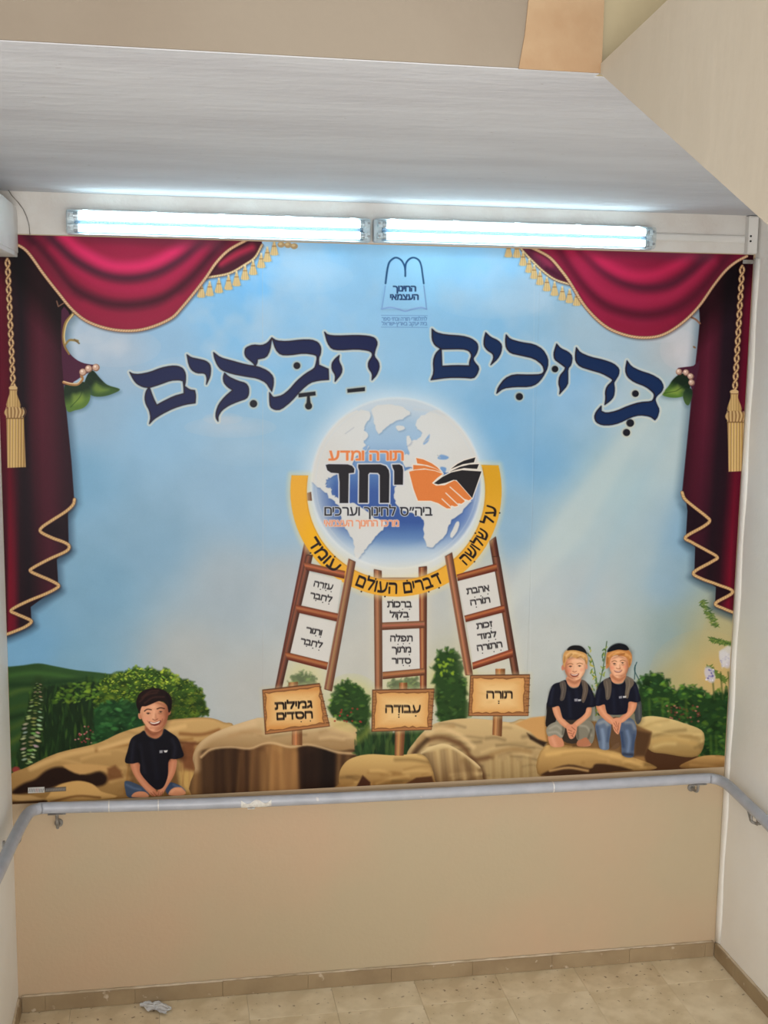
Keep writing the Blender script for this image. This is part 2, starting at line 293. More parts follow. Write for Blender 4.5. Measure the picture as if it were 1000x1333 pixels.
def chaikin(P):
    """round the gentle corners, keep the sharp tips"""
    out = []; n = len(P)
    for i in range(n):
        a, b, c = np.array(P[i-1]), np.array(P[i]), np.array(P[(i+1) % n])
        u, v = b-a, c-b; cs = (u@v)/(np.linalg.norm(u)*np.linalg.norm(v)+1e-9)
        if cs < .45: out.append(tuple(b))
        else: out += [tuple(b-u*.22), tuple(b+v*.22)]
    return out

def fix(rings):
    """outer rings one way round, the hole the other way"""
    def ar(r): return sum(r[i-1][0]*r[i][1]-r[i][0]*r[i-1][1] for i in range(len(r)))
    return rings
def title():
    for k in TITLE:
        rs = tr(k)
        if k.startswith('mem'):
            o, h = rs
            def ar(r): return sum(r[i-1][0]*r[i][1]-r[i][0]*r[i-1][1] for i in range(len(r)))
            if ar(o)*ar(h) > 0: h = h[::-1]
            rs = [o, h]
        elif len(rs) > 1:
            def ar(r): return sum(r[i-1][0]*r[i][1]-r[i][0]*r[i-1][1] for i in range(len(r)))
            rs = [r if ar(r) > 0 else r[::-1] for r in rs]
        TR[k] = rs
    dots = [[(x+r*math.cos(t), y+r*math.sin(t)) for t in np.linspace(0, 6.283, 15)[:-1]] for x, y, r in DOTS]
    for rs in list(TR.values()): shape(None, (222, 216, 196), rings=rs, grow=3.1, soft=.9, a=.85)
    for r in dots+BARS: shape(r, (205, 200, 178), grow=2.0, soft=1.3, a=.6)
    for rs in list(TR.values()): shape(None, (150, 180, 205), rings=rs, grow=1.9, soft=.4, a=.8)
    for rs in list(TR.values()): shape(None, (46, 32, 36), rings=rs, grow=.6, soft=.5)
    nv = lambda X, Y: np.stack([30-4*(X > 540)+0*X, 38+10*(X > 540)+0*X, 78+10*(X > 540)+0*X], -1)
    for rs in list(TR.values()): shape(None, nv, rings=rs, grow=-.7, soft=.6)
    for r in dots+BARS: shape(r, (30, 32, 42), soft=.6)
TR = {}

def cord(pts, w=3.4, col=(214, 180, 128), dark=(120, 80, 62), pitch=3.4):
    P = cr(pts, 5)
    line([(x+1.2, y+1.8) for x, y in P], w+1, (30, 15, 20), soft=2, a=.35)
    line(P, w+.8, dark, a=.85)
    line(P, w-.6, col)
    # twist marks
    d = 0; last = P[0]
    for p in P[1:]:
        seg = math.hypot(p[0]-last[0], p[1]-last[1]); u = ((p[0]-last[0])/(seg+1e-9), (p[1]-last[1])/(seg+1e-9))
        t = pitch-d
        while t < seg:
            q = (last[0]+u[0]*t, last[1]+u[1]*t)
            a = (q[0]-u[1]*w*.5-u[0]*1.3, q[1]+u[0]*w*.5-u[1]*1.3); b = (q[0]+u[1]*w*.5+u[0]*1.3, q[1]-u[0]*w*.5+u[1]*1.3)
            line([a, b], .8, (150, 108, 72), a=.55)
            t += pitch
        d = (d+seg) % pitch; last = p

def rope(x0, y0, x1, y1):
    n = int((y1-y0)/1.2); T = np.linspace(0, 1, n)
    k = (y1-y0)/23.0*math.pi*2
    A = [(x0+(x1-x0)*t+2.6*math.sin(k*t), y0+(y1-y0)*t) for t in T]
    B = [(x0+(x1-x0)*t-2.6*math.sin(k*t), y0+(y1-y0)*t) for t in T]
    line([(x0+2, y0), (x1+2, y1)], 7, (25, 15, 22), soft=3, a=.4)
    for Q in (A, B):
        line(Q, 3.6, (96, 62, 50)); line(Q, 2.3, (200, 166, 120)); line([(x-.4, y) for x, y in Q], .8, (228, 205, 165), a=.7)
    st = 23.0/2
    y = y0
    i = 0
    while y < y1:        # strand A passes over at every other crossing
        t0 = max(0, (y-y0-2.5)/(y1-y0)); t1 = min(1, (y-y0+2.5)/(y1-y0))
        Q = [(x0+(x1-x0)*t+(2.6 if i % 2 else -2.6)*math.sin(k*t), y0+(y1-y0)*t) for t in np.linspace(t0, t1, 6)]
        line(Q, 3.4, (96, 62, 50)); line(Q, 2.3, (204, 170, 124))
        y += st; i += 1

def tassel(x, y, s=1.0):
    """big tassel, its cap at (x, y)"""
    shape([(x-4, y+25), (x+18, y+25), (x+19, y+104), (x-6, y+104)], (20, 12, 18), soft=5, a=.5)
    body = cr([(x-4, y+3), (x-5, y+10), (x-8.5, y+27), (x+9.5, y+27), (x+5, y+10), (x+5, y+3)], 4, True)
    g = lambda X, Y: np.stack([196+16*np.sin((X-x)*1.9)-2.2*np.abs(X-x+2), 164+16*np.sin((X-x)*1.9)-2.2*np.abs(X-x+2), 112+12*np.sin((X-x)*1.9)-2*np.abs(X-x+2)], -1)
    sk = [(x-9, y+40), (x+14, y+40), (x+16.5, y+105), (x-7.5, y+106)]
    gs = lambda X, Y: np.stack([198+26*np.sin((X-x)*1.7+.01*Y)+8*np.sin((X-x)*3.9)-1.8*np.abs(X-x), 166+26*np.sin((X-x)*1.7+.01*Y)+8*np.sin((X-x)*3.9)-1.8*np.abs(X-x), 112+22*np.sin((X-x)*1.7)-1.5*np.abs(X-x)], -1)
    shape(sk, gs)
    shape(body, g)
    dab(x+1.5, y+34, 13.5, 8, 0, (176, 142, 96))
    for k in range(-5, 7): line(cr([(x+1.5+k*2.1, y+27.5), (x+1.5+k*2.4+.8, y+33), (x+1.5+k*2.0, y+40.5)], 3), 1.1, (226, 200, 150) if k % 2 else (120, 88, 60), a=.8)
    line([(x-9.5, y+41.5), (x+13, y+41.5)], 1.4, (110, 80, 52), a=.8)
    dab(x, y+2, 6, 3.2, 0, (206, 174, 128)); line([(x-5, y+4.6), (x+5.5, y+4.6)], .9, (120, 84, 60))

def small_tassel(x, y, s=1.0):
    shape([(x-1.5, y-9*s), (x+1.5, y-9*s), (x+6*s, y+8*s), (x-6*s, y+8*s)], (40, 60, 90), soft=3, a=.35)
    P = [(x-1, y-10*s), (x+1, y-10*s), (x+2.6*s, y-4*s), (x+5.6*s, y+7*s), (x+3*s, y+8.6*s), (x-3*s, y+8.6*s), (x-5.6*s, y+7*s), (x-2.6*s, y-4*s)]
    shape(P, lambda X, Y: np.stack([210+16*np.sin((X-x)*2.6), 182+16*np.sin((X-x)*2.6), 130+14*np.sin((X-x)*2.6)], -1))
    line([(x-2.4*s, y-3.5*s), (x+2.4*s, y-3.5*s)], 1, (140, 100, 60), a=.9)
    dab(x, y-10*s, 1.6, 1.6, 0, (222, 205, 165))

def lerpx(X, stops):
    xs = [s[0] for s in stops]
    return np.stack([np.interp(X, xs, [s[1][i] for s in stops]) for i in range(3)], -1)

CURTAIN_L = [(-12, 300), (40, 300), (90, 392), (94, 409), (86, 420), (83, 440), (88, 462), (84, 480), (83, 500), (86, 530), (89, 560), (93, 600), (96.6, 650), (88, 665), (70, 679), (54, 689), (54, 693), (68, 700), (90, 711),
  (86, 718), (64, 728), (43, 739), (40, 743), (51, 749), (76, 762), (72, 766), (58, 773), (35, 783), (14.6, 794), (21, 799), (41, 808), (33, 815.6), (19.5, 821.5), (8.8, 825), (-12, 832)]
HEM_L = [(97, 650), (95, 657), (85.4, 666), (68, 677), (54.5, 686.5), (53.5, 692.5), (68, 700), (84, 706), (90, 711), (86, 717.5), (64.5, 727.5), (43, 739), (40, 743.5), (51, 749), (65, 755), (76.2, 761.6), (72, 766.5), (58.5, 773.3), (35, 783), (14.7, 794), (21.5, 799), (32, 803.5), (41, 808.8), (33, 815.6), (19.5, 821.5), (8.8, 825.5)]
UNDER_L = [(90, 655), (88.5, 668), (89.5, 710), (74, 728), (76, 763), (40, 790), (41, 809), (6, 826), (-12, 826), (0, 640)]
CURTAIN_R = [(1000, 320), (960, 330), (910, 400), (911, 418), (908, 450), (905, 476), (901, 505), (898, 540), (896, 560), (892, 600), (888, 641), (891, 650), (905, 661), (919, 672), (923.5, 678), (916, 685), (892.5, 699), (901, 706), (919, 716), (933.5, 725),
  (926.5, 731), (903, 745), (913, 753), (934, 761), (954, 770.5), (931, 785), (942, 792), (956, 798), (985, 810)]
HEM_R = [(888, 641), (891.5, 649.5), (905, 661), (919, 672), (923.7, 678), (916, 685), (892.5, 699), (901, 706), (919, 716), (933.5, 725), (926.6, 731), (903, 745), (913, 753), (934.5, 761), (954, 770.5), (931.5, 785), (942, 792), (957, 798)]
UNDER_R = [(893, 650), (895, 665), (893, 699), (905, 712), (904, 745), (932, 764), (931, 786), (958, 798), (975, 798), (975, 640)]
SWAG_L = [(17, 316), (35, 327), (57, 357), (75, 380), (95, 404), (117, 420), (150, 429.5), (185, 429), (220, 416), (238, 399), (265.7, 364.6), (281, 342.5), (298, 325.5), (322, 312)]
SWAG_R = [(690, 322), (699.5, 326), (716.5, 336), (732, 354), (742, 368), (762.4, 400), (787, 424), (812, 435.5), (837, 439.5), (862, 436), (887, 421), (909, 399.5), (928.6, 372), (944, 352.7), (958, 341), (972, 333.5)]
SMALL_L = [(268, 361), (271.7, 360), (298, 355), (318, 344), (332, 334), (341, 318)]
SMALL_R = [(678, 322), (681, 326), (691, 336.6), (708, 352.7), (723, 363), (741, 369)]

def drapes():
    # left drape
    shape([(x+7, y+6) for x, y in CURTAIN_L], (60, 85, 105), soft=8, a=.55)
    shape([(x+6, y+8) for x, y in UNDER_L], (50, 70, 90), soft=7, a=.6)
    shape(UNDER_L, (34, 18, 28))
    def cl(X, Y):
        t = np.clip((Y-540)/220, 0, 1)[..., None]
        up = lerpx(X-(Y-420)*.02, [(-8, (90, 22, 42)), (2, (112, 24, 48)), (9, (100, 20, 42)), (17, (52, 26, 38)), (28, (40, 26, 36)), (42, (84, 32, 48)), (52, (98, 38, 56)), (66, (86, 36, 52)), (78, (64, 30, 44)), (90, (52, 24, 38)), (98, (44, 20, 34))])
        lo = lerpx(X, [(2, (30, 14, 22)), (8, (60, 18, 30)), (12, (138, 24, 48)), (19, (118, 24, 46)), (27, (44, 24, 34)), (38, (34, 22, 32)), (54, (66, 26, 40)), (66, (84, 30, 48)), (82, (62, 26, 40)), (97, (42, 18, 32))])
        c = up*(1-t)+lo*t
        dk = np.clip((392+(X-40)*.0-Y+(X-17)*1.15)/45, 0, 1)[..., None]
        return c*(1-.55*dk)
    shape(CURTAIN_L, lambda X, Y: cl(X, Y)*.86)
    # small purple flap, gilded scroll, pearls and leaves beside the left drape
    shape(cr([(80, 404), (92, 412), (86, 424), (83, 440), (88, 456), (98, 467), (110, 473), (126, 476), (119, 483), (108, 489), (96, 497), (83, 500)], 3, True), (78, 36, 60))
    for P, c1, c2 in (([(120, 482), (130, 492), (140, 501), (156, 506.5), (148, 512), (134, 516), (120, 515), (110, 506), (112, 492)], (64, 92, 50), (30, 48, 34)),
                      ([(84, 503), (97, 501), (109, 497), (117, 506), (117, 520), (110, 530), (98, 534), (87, 534)], (92, 122, 58), (36, 54, 38))):
        Q = cr(P, 4, True)
        shape([(x+2, y+3) for x, y in Q], (60, 90, 110), soft=4, a=.4)
        cx_, cy_ = np.mean([p[0] for p in P]), np.mean([p[1] for p in P])
        shape(Q, lambda X, Y, c1=c1, c2=c2, cy_=cy_, cx_=cx_: np.stack([c2[i]+(c1[i]-c2[i])*np.clip(((Y-cy_)+(X-cx_)*.35)/14+.5, 0, 1) for i in range(3)], -1))
        shape([(cx_+(x-cx_)*.45, cy_+3+(y-cy_)*.4) for x, y in Q], (150, 175, 78), soft=4, a=.55)
    line(cr([(116, 490), (128, 499), (154, 507)], 4), .9, (40, 62, 30), a=.7)
    line(cr([(108, 499), (105, 515), (92, 530)], 4), .9, (36, 58, 32), a=.7)
    line(cr([(96, 408), (86, 420), (82.5, 436), (84, 450), (90, 461)], 5), 4.2, (150, 120, 70), w2=2.2)
    line(cr([(95, 409), (87, 421), (83.8, 436), (85, 448)], 5), 1.6, (226, 205, 150))
    line(cr([(85, 449), (90, 443), (97, 443), (101, 444)], 4), 2.4, (150, 128, 80), w2=3.4)
    line([(97, 442), (103, 447)], 2, (120, 100, 70))
    line(cr([(83, 497.5), (92, 500), (101, 500), (107, 494), (106, 489)], 5), 3.8, (170, 122, 78)); line(cr([(83, 496.6), (92, 499), (101, 499), (106, 493)], 5), 1.2, (240, 215, 175))
    for x, y in ((125, 478.5), (115.5, 480), (108, 484.5)):
        dab(x, y, 5, 5, 0, (150, 110, 92)); dab(x-.5, y-.5, 4, 4, 0, (206, 170, 150)); dab(x-1.2, y-1.4, 1.8, 1.8, 0, (246, 228, 214), soft=1.2)
    line([(74, 392), (76, 399), (84, 394)], 1.6, (160, 120, 96), a=.8)
    rope(9.8, 337, 17.3, 503); tassel(17.3, 503)
    cord(HEM_L, 4.0)
    # left swag
    shape([(250, 365), (268, 361)] + cr(SMALL_L, 4) + [(341, 300), (300, 300)], (72, 30, 44))
    line([(288, 343), (310, 330), (328, 322)], 8, (176, 44, 74), soft=5, a=.9)
    cL = mask([(17, 296)] + cr(SWAG_L, 5) + [(322, 296)])
    shape([(17, 296)] + cr(SWAG_L, 5) + [(322, 296)], lambda X, Y: lerpx(X, [(17, (110, 26, 52)), (90, (138, 34, 62)), (170, (146, 36, 66)), (260, (140, 32, 62)), (320, (110, 30, 54))]))
    line(cr([(30, 300), (62, 336), (92, 372), (130, 392), (170, 397), (212, 388), (246, 364), (275, 332), (300, 304)], 5), 11, (66, 24, 40), soft=8, clip=cL, a=.95)
    line(cr([(72, 322), (100, 350), (135, 372), (170, 377), (208, 370), (240, 346), (268, 318)], 5), 15, (168, 38, 76), soft=8, clip=cL, a=.9)
    line(cr([(52, 296), (75, 318), (100, 340), (135, 357), (170, 362), (205, 354), (238, 335), (270, 305)], 5), 11, (78, 34, 52), soft=7, clip=cL)
    line(cr([(82, 306), (105, 326), (138, 344), (168, 348), (200, 342), (232, 324), (258, 302)], 5), 14, (208, 48, 98), soft=8, clip=cL)
    line([(110, 300), (280, 312)], 20, (112, 56, 76), soft=12, clip=cL, a=.85)
    line(cr([(110, 398), (140, 412), (172, 416), (206, 409), (232, 390)], 5), 9, (150, 34, 66), soft=7, clip=cL, a=.8)
    line(cr([(45, 325), (66, 350), (88, 380)], 4), 9, (128, 40, 62), soft=6, clip=cL, a=.7)
    cord([(x, y+1) for x, y in SMALL_L], 3.0, (225, 205, 160))
    for x, y in ((262, 379), (273, 377), (285, 373), (297.5, 369), (308, 364), (319, 356), (329.5, 349.5), (340, 340.5), (348, 332.5), (357, 324)): small_tassel(x, y)
    for x, y in ((366, 318.5), (375, 319), (383, 320.5)): dab(x, y, 5, 4, 0, (176, 150, 112)); dab(x-1, y-1, 2.5, 2, 0, (206, 184, 140))
    cord(SWAG_L, 3.6, (222, 186, 148))
    # right drape
    shape([(x-7, y+6) for x, y in CURTAIN_R], (60, 85, 105), soft=8, a=.5)
    shape([(x-6, y+8) for x, y in UNDER_R], (50, 70, 85), soft=7, a=.5)
    shape(UNDER_R, (34, 18, 28))
    def cR(X, Y):
        t = np.clip((Y-540)/200, 0, 1)[..., None]
        q = X-(900+(900-905)*0)+(Y-420)*.055
        up = lerpx(q, [(0, (62, 22, 38)), (12, (88, 28, 48)), (24, (104, 36, 58)), (34, (84, 32, 50)), (44, (46, 28, 40)), (56, (40, 24, 36)), (66, (96, 20, 44)), (74, (118, 22, 52)), (84, (84, 20, 42))])
        lo = lerpx(q, [(0, (66, 24, 42)), (16, (76, 24, 42)), (30, (60, 24, 40)), (42, (38, 22, 32)), (54, (52, 22, 34)), (68, (132, 24, 50)), (78, (70, 18, 34)), (90, (24, 14, 20))])
        c = up*(1-t)+lo*t
        dk = np.clip((395-Y-(X-972)*1.1)/45, 0, 1)[..., None]
        return c*(1-.5*dk)
    shape(CURTAIN_R, lambda X, Y: cR(X, Y)*.86)
    shape(cr([(911, 470), (903, 476), (890, 478), (882, 480), (892, 488), (898, 500), (903, 506)], 3, True), (74, 34, 54))
    for P, c1, c2 in (([(862, 513), (870, 503), (877, 493), (888, 486), (897, 494), (898, 505), (893, 514), (882, 517.5), (870, 517)], (84, 118, 52), (28, 44, 32)),
                      ([(892, 507), (900, 506), (901, 515), (897, 527), (892, 525), (889, 515)], (70, 96, 54), (34, 54, 40))):
        Q = cr(P, 4, True); cx_, cy_ = np.mean([p[0] for p in P]), np.mean([p[1] for p in P])
        shape([(x-1, y+3) for x, y in Q], (70, 95, 110), soft=4, a=.4)
        shape(Q, lambda X, Y, c1=c1, c2=c2, cy_=cy_, cx_=cx_: np.stack([c2[i]+(c1[i]-c2[i])*np.clip(((Y-cy_)-(X-cx_)*.5)/14+.5, 0, 1) for i in range(3)], -1))
    shape([(868, 512), (882, 501), (890, 508), (882, 514)], (160, 180, 84), soft=3.5, a=.55)
    line([(864, 512), (880, 509), (894, 500)], .9, (40, 62, 30), a=.7)
    for x, y in ((884, 484), (893, 485), (899, 490), (900, 498)):
        dab(x, y, 4.4, 4.4, 0, (140, 104, 92)); dab(x-.5, y-.5, 3.5, 3.5, 0, (200, 168, 150)); dab(x-1, y-1.2, 1.6, 1.6, 0, (244, 228, 214), soft=1.2)
    line(cr([(900, 413), (906, 416), (911, 421)], 3), 2.4, (140, 100, 80)); dab(904, 452, 2.5, 1.4, .6, (130, 100, 70))
    rope(966, 346, 956.3, 508); tassel(955.5, 508)
    cord(HEM_R, 3.8)
    shape([(690, 300), (678, 322)] + cr(SMALL_R, 4) + [(750, 368), (720, 300)], (96, 44, 66))
    line([(700, 330), (716, 345)], 9, (150, 54, 84), soft=5, a=.8); line([(712, 350), (736, 364)], 5, (70, 30, 48), soft=4, a=.8)
    pR = [(690, 296)] + cr(SWAG_R, 5) + [(972, 300)]
    cM = mask(pR)
    shape(pR, lambda X, Y: lerpx(X, [(690, (130, 40, 66)), (760, (150, 38, 70)), (840, (140, 36, 66)), (920, (116, 30, 54)), (972, (112, 26, 54))]))
    line(cr([(725, 318), (745, 350), (765, 376), (787, 396), (812, 406), (842, 410), (875, 403), (903, 386), (927, 360), (950, 330)], 5), 11, (84, 28, 46), soft=7, clip=cM, a=.9)
    line(cr([(735, 316), (757, 350), (782, 376), (812, 388), (842, 391), (872, 385), (900, 365), (925, 340)], 5), 14, (164, 42, 76), soft=8, clip=cM, a=.9)
    line(cr([(750, 318), (775, 344), (792, 358), (810, 368), (837, 375), (870, 371), (895, 356), (916, 336), (930, 322)], 5), 9, (84, 34, 52), soft=7, clip=cM)
    line(cr([(765, 325), (790, 345), (820, 358), (850, 358), (880, 345), (900, 330)], 5), 13, (188, 44, 84), soft=8, clip=cM)
    line([(770, 322), (920, 330)], 15, (104, 54, 72), soft=11, clip=cM, a=.8)
    line(cr([(795, 418), (820, 427), (850, 428), (875, 418)], 5), 8, (140, 34, 62), soft=6, clip=cM, a=.8)
    cord([(x, y+1) for x, y in SMALL_R], 2.8, (225, 208, 165))
    for x, y in ((662, 327), (673, 327.5), (681, 338), (689, 347), (695.5, 355), (703, 363), (712, 371), (722, 377), (732, 383), (741.5, 386.5), (751, 390)): small_tassel(x, y, .95)
    cord(SWAG_R, 3.4, (222, 188, 150))

def globe():
    gx, gy, R = 516, 629, 111
    d = np.hypot(PX-gx, PY-gy)
    sl = box(gx-R-40, gy-R-40, gx+R+40, gy+R+40)
    put(sl, np.clip(1-(d[sl]-R)/34, 0, 1)**2*.55*(d[sl] > R-2), (226, 232, 236))
    def oc(X, Y):
        up = lerpx(Y, [(518, (186, 198, 210)), (545, (142, 176, 208)), (575, (128, 168, 208)), (610, (92, 130, 184)), (640, (62, 92, 156)), (680, (58, 88, 152)), (700, (96, 130, 180)), (720, (168, 190, 210)), (742, (206, 212, 216))])
        r = np.hypot(X-gx, Y-gy)/R
        e = np.clip((r-.72)/.26, 0, 1)[..., None]
        c = up*(1-e*.8)+np.array([190, 204, 216])*e*.8
        b = np.exp(-(((X-600)/34)**2+((Y-668)/40)**2))[..., None]*.5
        return c*(1-b)+np.array([74, 108, 178])*b
    th = np.linspace(0, 2*math.pi, 61)[:-1]
    circ = [(gx+R*math.cos(t), gy+R*math.sin(t)) for t in th]
    shape(circ, oc, soft=1.2)
    cg = mask(circ)
    K = lambda P: off(P, 360, 510, 3.125)
    land = (206, 207, 206)
    def cont(P, jag=1.2, col=land):
        Q = cr(K(P), 4, True)
        r = np.random.RandomState(len(P)*7); Q = [(x+r.uniform(-jag, jag), y+r.uniform(-jag, jag)) for x, y in Q]
        shape([(x+1, y+1.5) for x, y in Q], (60, 84, 130), soft=2, a=.4, clip=cg)
        shape(Q, col, clip=cg, soft=.7)
    cont([(390,65),(440,52),(500,58),(545,85),(510,110),(470,128),(440,150),(418,172),(402,145),(395,110)], .8)
    cont([(120,330),(150,230),(200,150),(250,110),(310,82),(355,72),(385,92),(372,120),(355,150),(372,180),(352,205),(372,218),(368,240),(330,262),(310,290),(300,320),(262,330),(225,345),(205,360),(202,385),(222,395),(228,418),(245,430),(262,452),(280,466),(262,470),(240,452),(215,430),(190,400),(160,380)])
    cont([(262,455),(300,450),(340,468),(400,512),(440,528),(432,560),(400,592),(378,622),(352,650),(332,684),(316,655),(312,605),(288,565),(265,520),(258,488)])
    cont([(528,215),(545,200),(575,190),(590,170),(572,150),(568,120),(600,92),(660,76),(740,105),(800,165),(850,260),(850,330),(780,350),(740,340),(700,330),(660,322),(640,300),(600,300),(560,310),(520,300),(512,262),(540,250)])
    cont([(480,400),(498,365),(520,325),(560,312),(640,330),(700,345),(735,380),(760,420),(790,445),(752,488),(705,535),(690,575),(655,615),(618,632),(600,592),(596,525),(565,498),(505,480),(482,440)])
    cont([(728,535),(742,530),(738,560),(718,592),(705,585)], .5); cont([(528,186),(540,178),(548,205),(532,215)], .6); cont([(485,140),(515,138),(520,152),(495,158)], .4)
    for P in ([(655,268),(670,255),(700,265),(690,275),(664,275)], [(668,305),(690,310),(684,328),(668,320)], [(598,205),(622,172),(618,200),(600,215)], [(350,230),(372,215),(365,240)]):
        shape(cr(K(P), 3, True), (110, 150, 200), soft=.8, clip=cg)
    for P in ([(280,170),(315,145)], [(620,190),(600,205)], [(665,268),(655,258)]): line(K(P), 1.6, (168, 172, 182), clip=cg, a=.7)
    line(cr(K([(560,70),(640,80),(700,98),(740,130)]), 4), 3, (188, 196, 204), soft=2, a=.6, clip=cg)
    # a pale glassy sheen
    shape([(420, 560), (470, 524), (560, 522), (610, 570), (560, 600), (470, 600)], (214, 222, 228), soft=26, a=.28, clip=cg)
    line(circ+[circ[0]], 2.2, (214, 222, 228), soft=1.4, a=.75)
    line([(gx+(R-6)*math.cos(t), gy+(R-6)*math.sin(t)) for t in th]+[(gx+R-6, gy)], 1, (196, 208, 220), soft=1, a=.4)
    # soft white glow under the globe
    line([(gx+(R+10)*math.cos(t), gy+(R+10)*math.sin(t)) for t in np.linspace(.2, 2.94, 40)], 20, (222, 222, 218), soft=14, a=.55)

def logo():
    word('תורה ומדע', 476.5, 593, 97, 12, (222, 128, 76), bold=.55, halo=(214, 210, 206), halo_w=1.5)
    K = lambda P: off(P, 380, 560, 6.25)
    YH = [[(275,282),(300,276),(455,278),(490,290),(508,315),(505,345),(462,350),(458,592),(388,592),(388,420),(380,350),(318,345),(288,325)],
          [(540,278),(720,277),(765,292),(788,325),(793,360),(790,590),(715,590),(715,365),(700,347),(632,345),(620,360),(618,590),(545,590),(548,330),(538,300)],
          [(815,280),(875,278),(898,292),(905,325),(903,443),(832,443),(832,330),(820,305)]]
    for P in YH: shape(K(P), (206, 208, 214), grow=1.7, soft=.6)
    for P in YH: shape(K(P), (38, 36, 42))
    word('ביה״ס לחינוך וערכים', 492.5, 665.5, 140, 11, (34, 34, 40), bold=.15, halo=(206, 208, 212), halo_w=1.1)
    word('מרכז החינוך העצמאי', 470.5, 681, 97, 7.8, (224, 140, 100), bold=.2, halo=(214, 206, 204), halo_w=.9)
    K = lambda P: off(P, 520, 580, 7.143)
    OR, BK, WH = (214, 124, 66), (38, 36, 40), (226, 218, 208)
    hand = [(90,242),(150,228),(240,222),(330,236),(402,262),(350,300),(302,348),(340,372),(420,368),(510,322),(560,345),(620,410),(672,490),(645,508),(600,495),(605,520),(575,540),(545,535),(540,560),(515,565),(480,555),(475,583),(440,583),(400,560),(360,535),(290,512),(172,512),(130,400)]
    blk = [(320,350),(400,290),(480,250),(580,228),(762,240),(720,360),(675,487),(600,400),(530,320),(500,318),(430,345),(360,360)]
    op = [[(155,115),(220,128),(300,165),(350,200),(385,238),(330,208),(260,182),(165,165)], [(128,180),(230,186),(330,212),(395,250),(330,230),(230,212),(128,224)]]
    bp = [[(480,215),(540,170),(600,140),(705,110),(692,155),(590,172)], [(470,242),(560,198),(650,176),(738,172),(720,216),(600,208),(520,226)]]
    for P in [hand, blk]+op+bp: shape(K(P), WH, grow=1.3, soft=.5)
    shape(K(hand), OR, soft=.4)
    for P in op: shape(K(P), OR, soft=.4)
    shape(K(blk), WH, grow=.8, soft=.4)
    shape(K(blk), BK, soft=.4)
    for P in bp: shape(K(P), BK, soft=.4)
    for a_, b_ in (((470,385),(600,500)), ((430,440),(540,545)), ((395,495),(480,575))): line(K([a_, b_]), 1.3, WH)

BANDC = (515.5, 639.0)
def arc(r, a0, a1, n=30):
    return [(BANDC[0]+r*math.cos(math.radians(a)), BANDC[1]+r*math.sin(math.radians(a))) for a in np.linspace(a0, a1, n)]
BAND = arc(137.5, -14, 188.5, 50)+arc(116, 190, -17, 50)

def arcword(txt, a0, a1, r, h, col=(34, 26, 26)):
    """letters set one by one along the ribbon, right to left = growing angle"""
    n = [c for c in txt]
    wd = []
    for ch in n:
        if ch == ' ': wd.append(.2); continue
        g = GLYPHS[ch]; xs = [p[0] for q in g for p in q]; wd.append((max(xs)-min(xs))/500+.07)
    tot = sum(wd); a = a0
    for ch, w_ in zip(n, wd):
        da = (a1-a0)*w_/tot; am = math.radians(a+da/2)
        if ch != ' ':
            px, py = BANDC[0]+r*math.cos(am), BANDC[1]+r*math.sin(am)
            word(ch, px, py, abs(math.radians(da))*r*(w_-.07)/w_, h, col, rot=am-math.pi/2, bold=-.05, serif=.85)
        a += da

def ribbon():
    shape(BAND, (224, 210, 160), grow=4, soft=5, a=.5)
    def g(X, Y):
        t = np.exp(-(((X-418)/26)**2+((Y-700)/34)**2))[..., None]
        u = np.exp(-(((X-640)/30)**2+((Y-620)/50)**2))[..., None]
        return np.array([224, 166, 58])*(1-t)*(1-u)+np.array([232, 172, 26])*t+np.array([208, 156, 40])*u*(1-t)
    shape(BAND, g)
    line(arc(117, 188, -15), .9, (180, 120, 40), a=.5)

def ribbon_text():
    arcword('על', 8.5, 20.5, 126.5, 13)
    arcword('שלושה', 23.5, 47, 126.5, 13)
    arcword('דברים', 62.5, 86, 126.5, 13.5)
    arcword('העולם', 89, 114, 126.5, 13.5)
    arcword('עומד', 126, 151, 126.5, 13)
    for a_, r_ in ((12, 138), (28, 117), (42, 137.5), (66, 138), (72, 138), (83, 117.5), (96, 138), (103, 117.5), (109, 138.5), (133, 117), (144, 137.5)):
        t = math.radians(a_); dab(BANDC[0]+r_*math.cos(t), BANDC[1]+r_*math.sin(t), 1.2, 1.2, 0, (34, 26, 26))

WOODS = []
def wood(quad, light=(176, 116, 80), dark=(84, 48, 36), vert=True, edge=True):
    """one ladder rail or rung: quad a b c d, grain along a-b .. d-c"""
    a, b, c, d = [np.array(p, float) for p in quad]
    r = np.random.RandomState(int(a[0]*7+a[1]) % 9999)
    shape(quad, dark, soft=.45)
    for k in range(9):
        t = (k+.5)/9+r.uniform(-.03, .03); f = math.exp(-((t-.38)/.3)**2)
        col = tuple(min(255, dark[i]+(light[i]*1.12-dark[i])*f*r.uniform(.75, 1.15)) for i in range(3))
        p, q = a+(d-a)*t, b+(c-b)*t
        w = np.linalg.norm(d-a)/9*1.25
        line([tuple(p+(q-p)*.01), tuple(p+(q-p)*.99)], max(w, .5), col, soft=.5, a=.85)

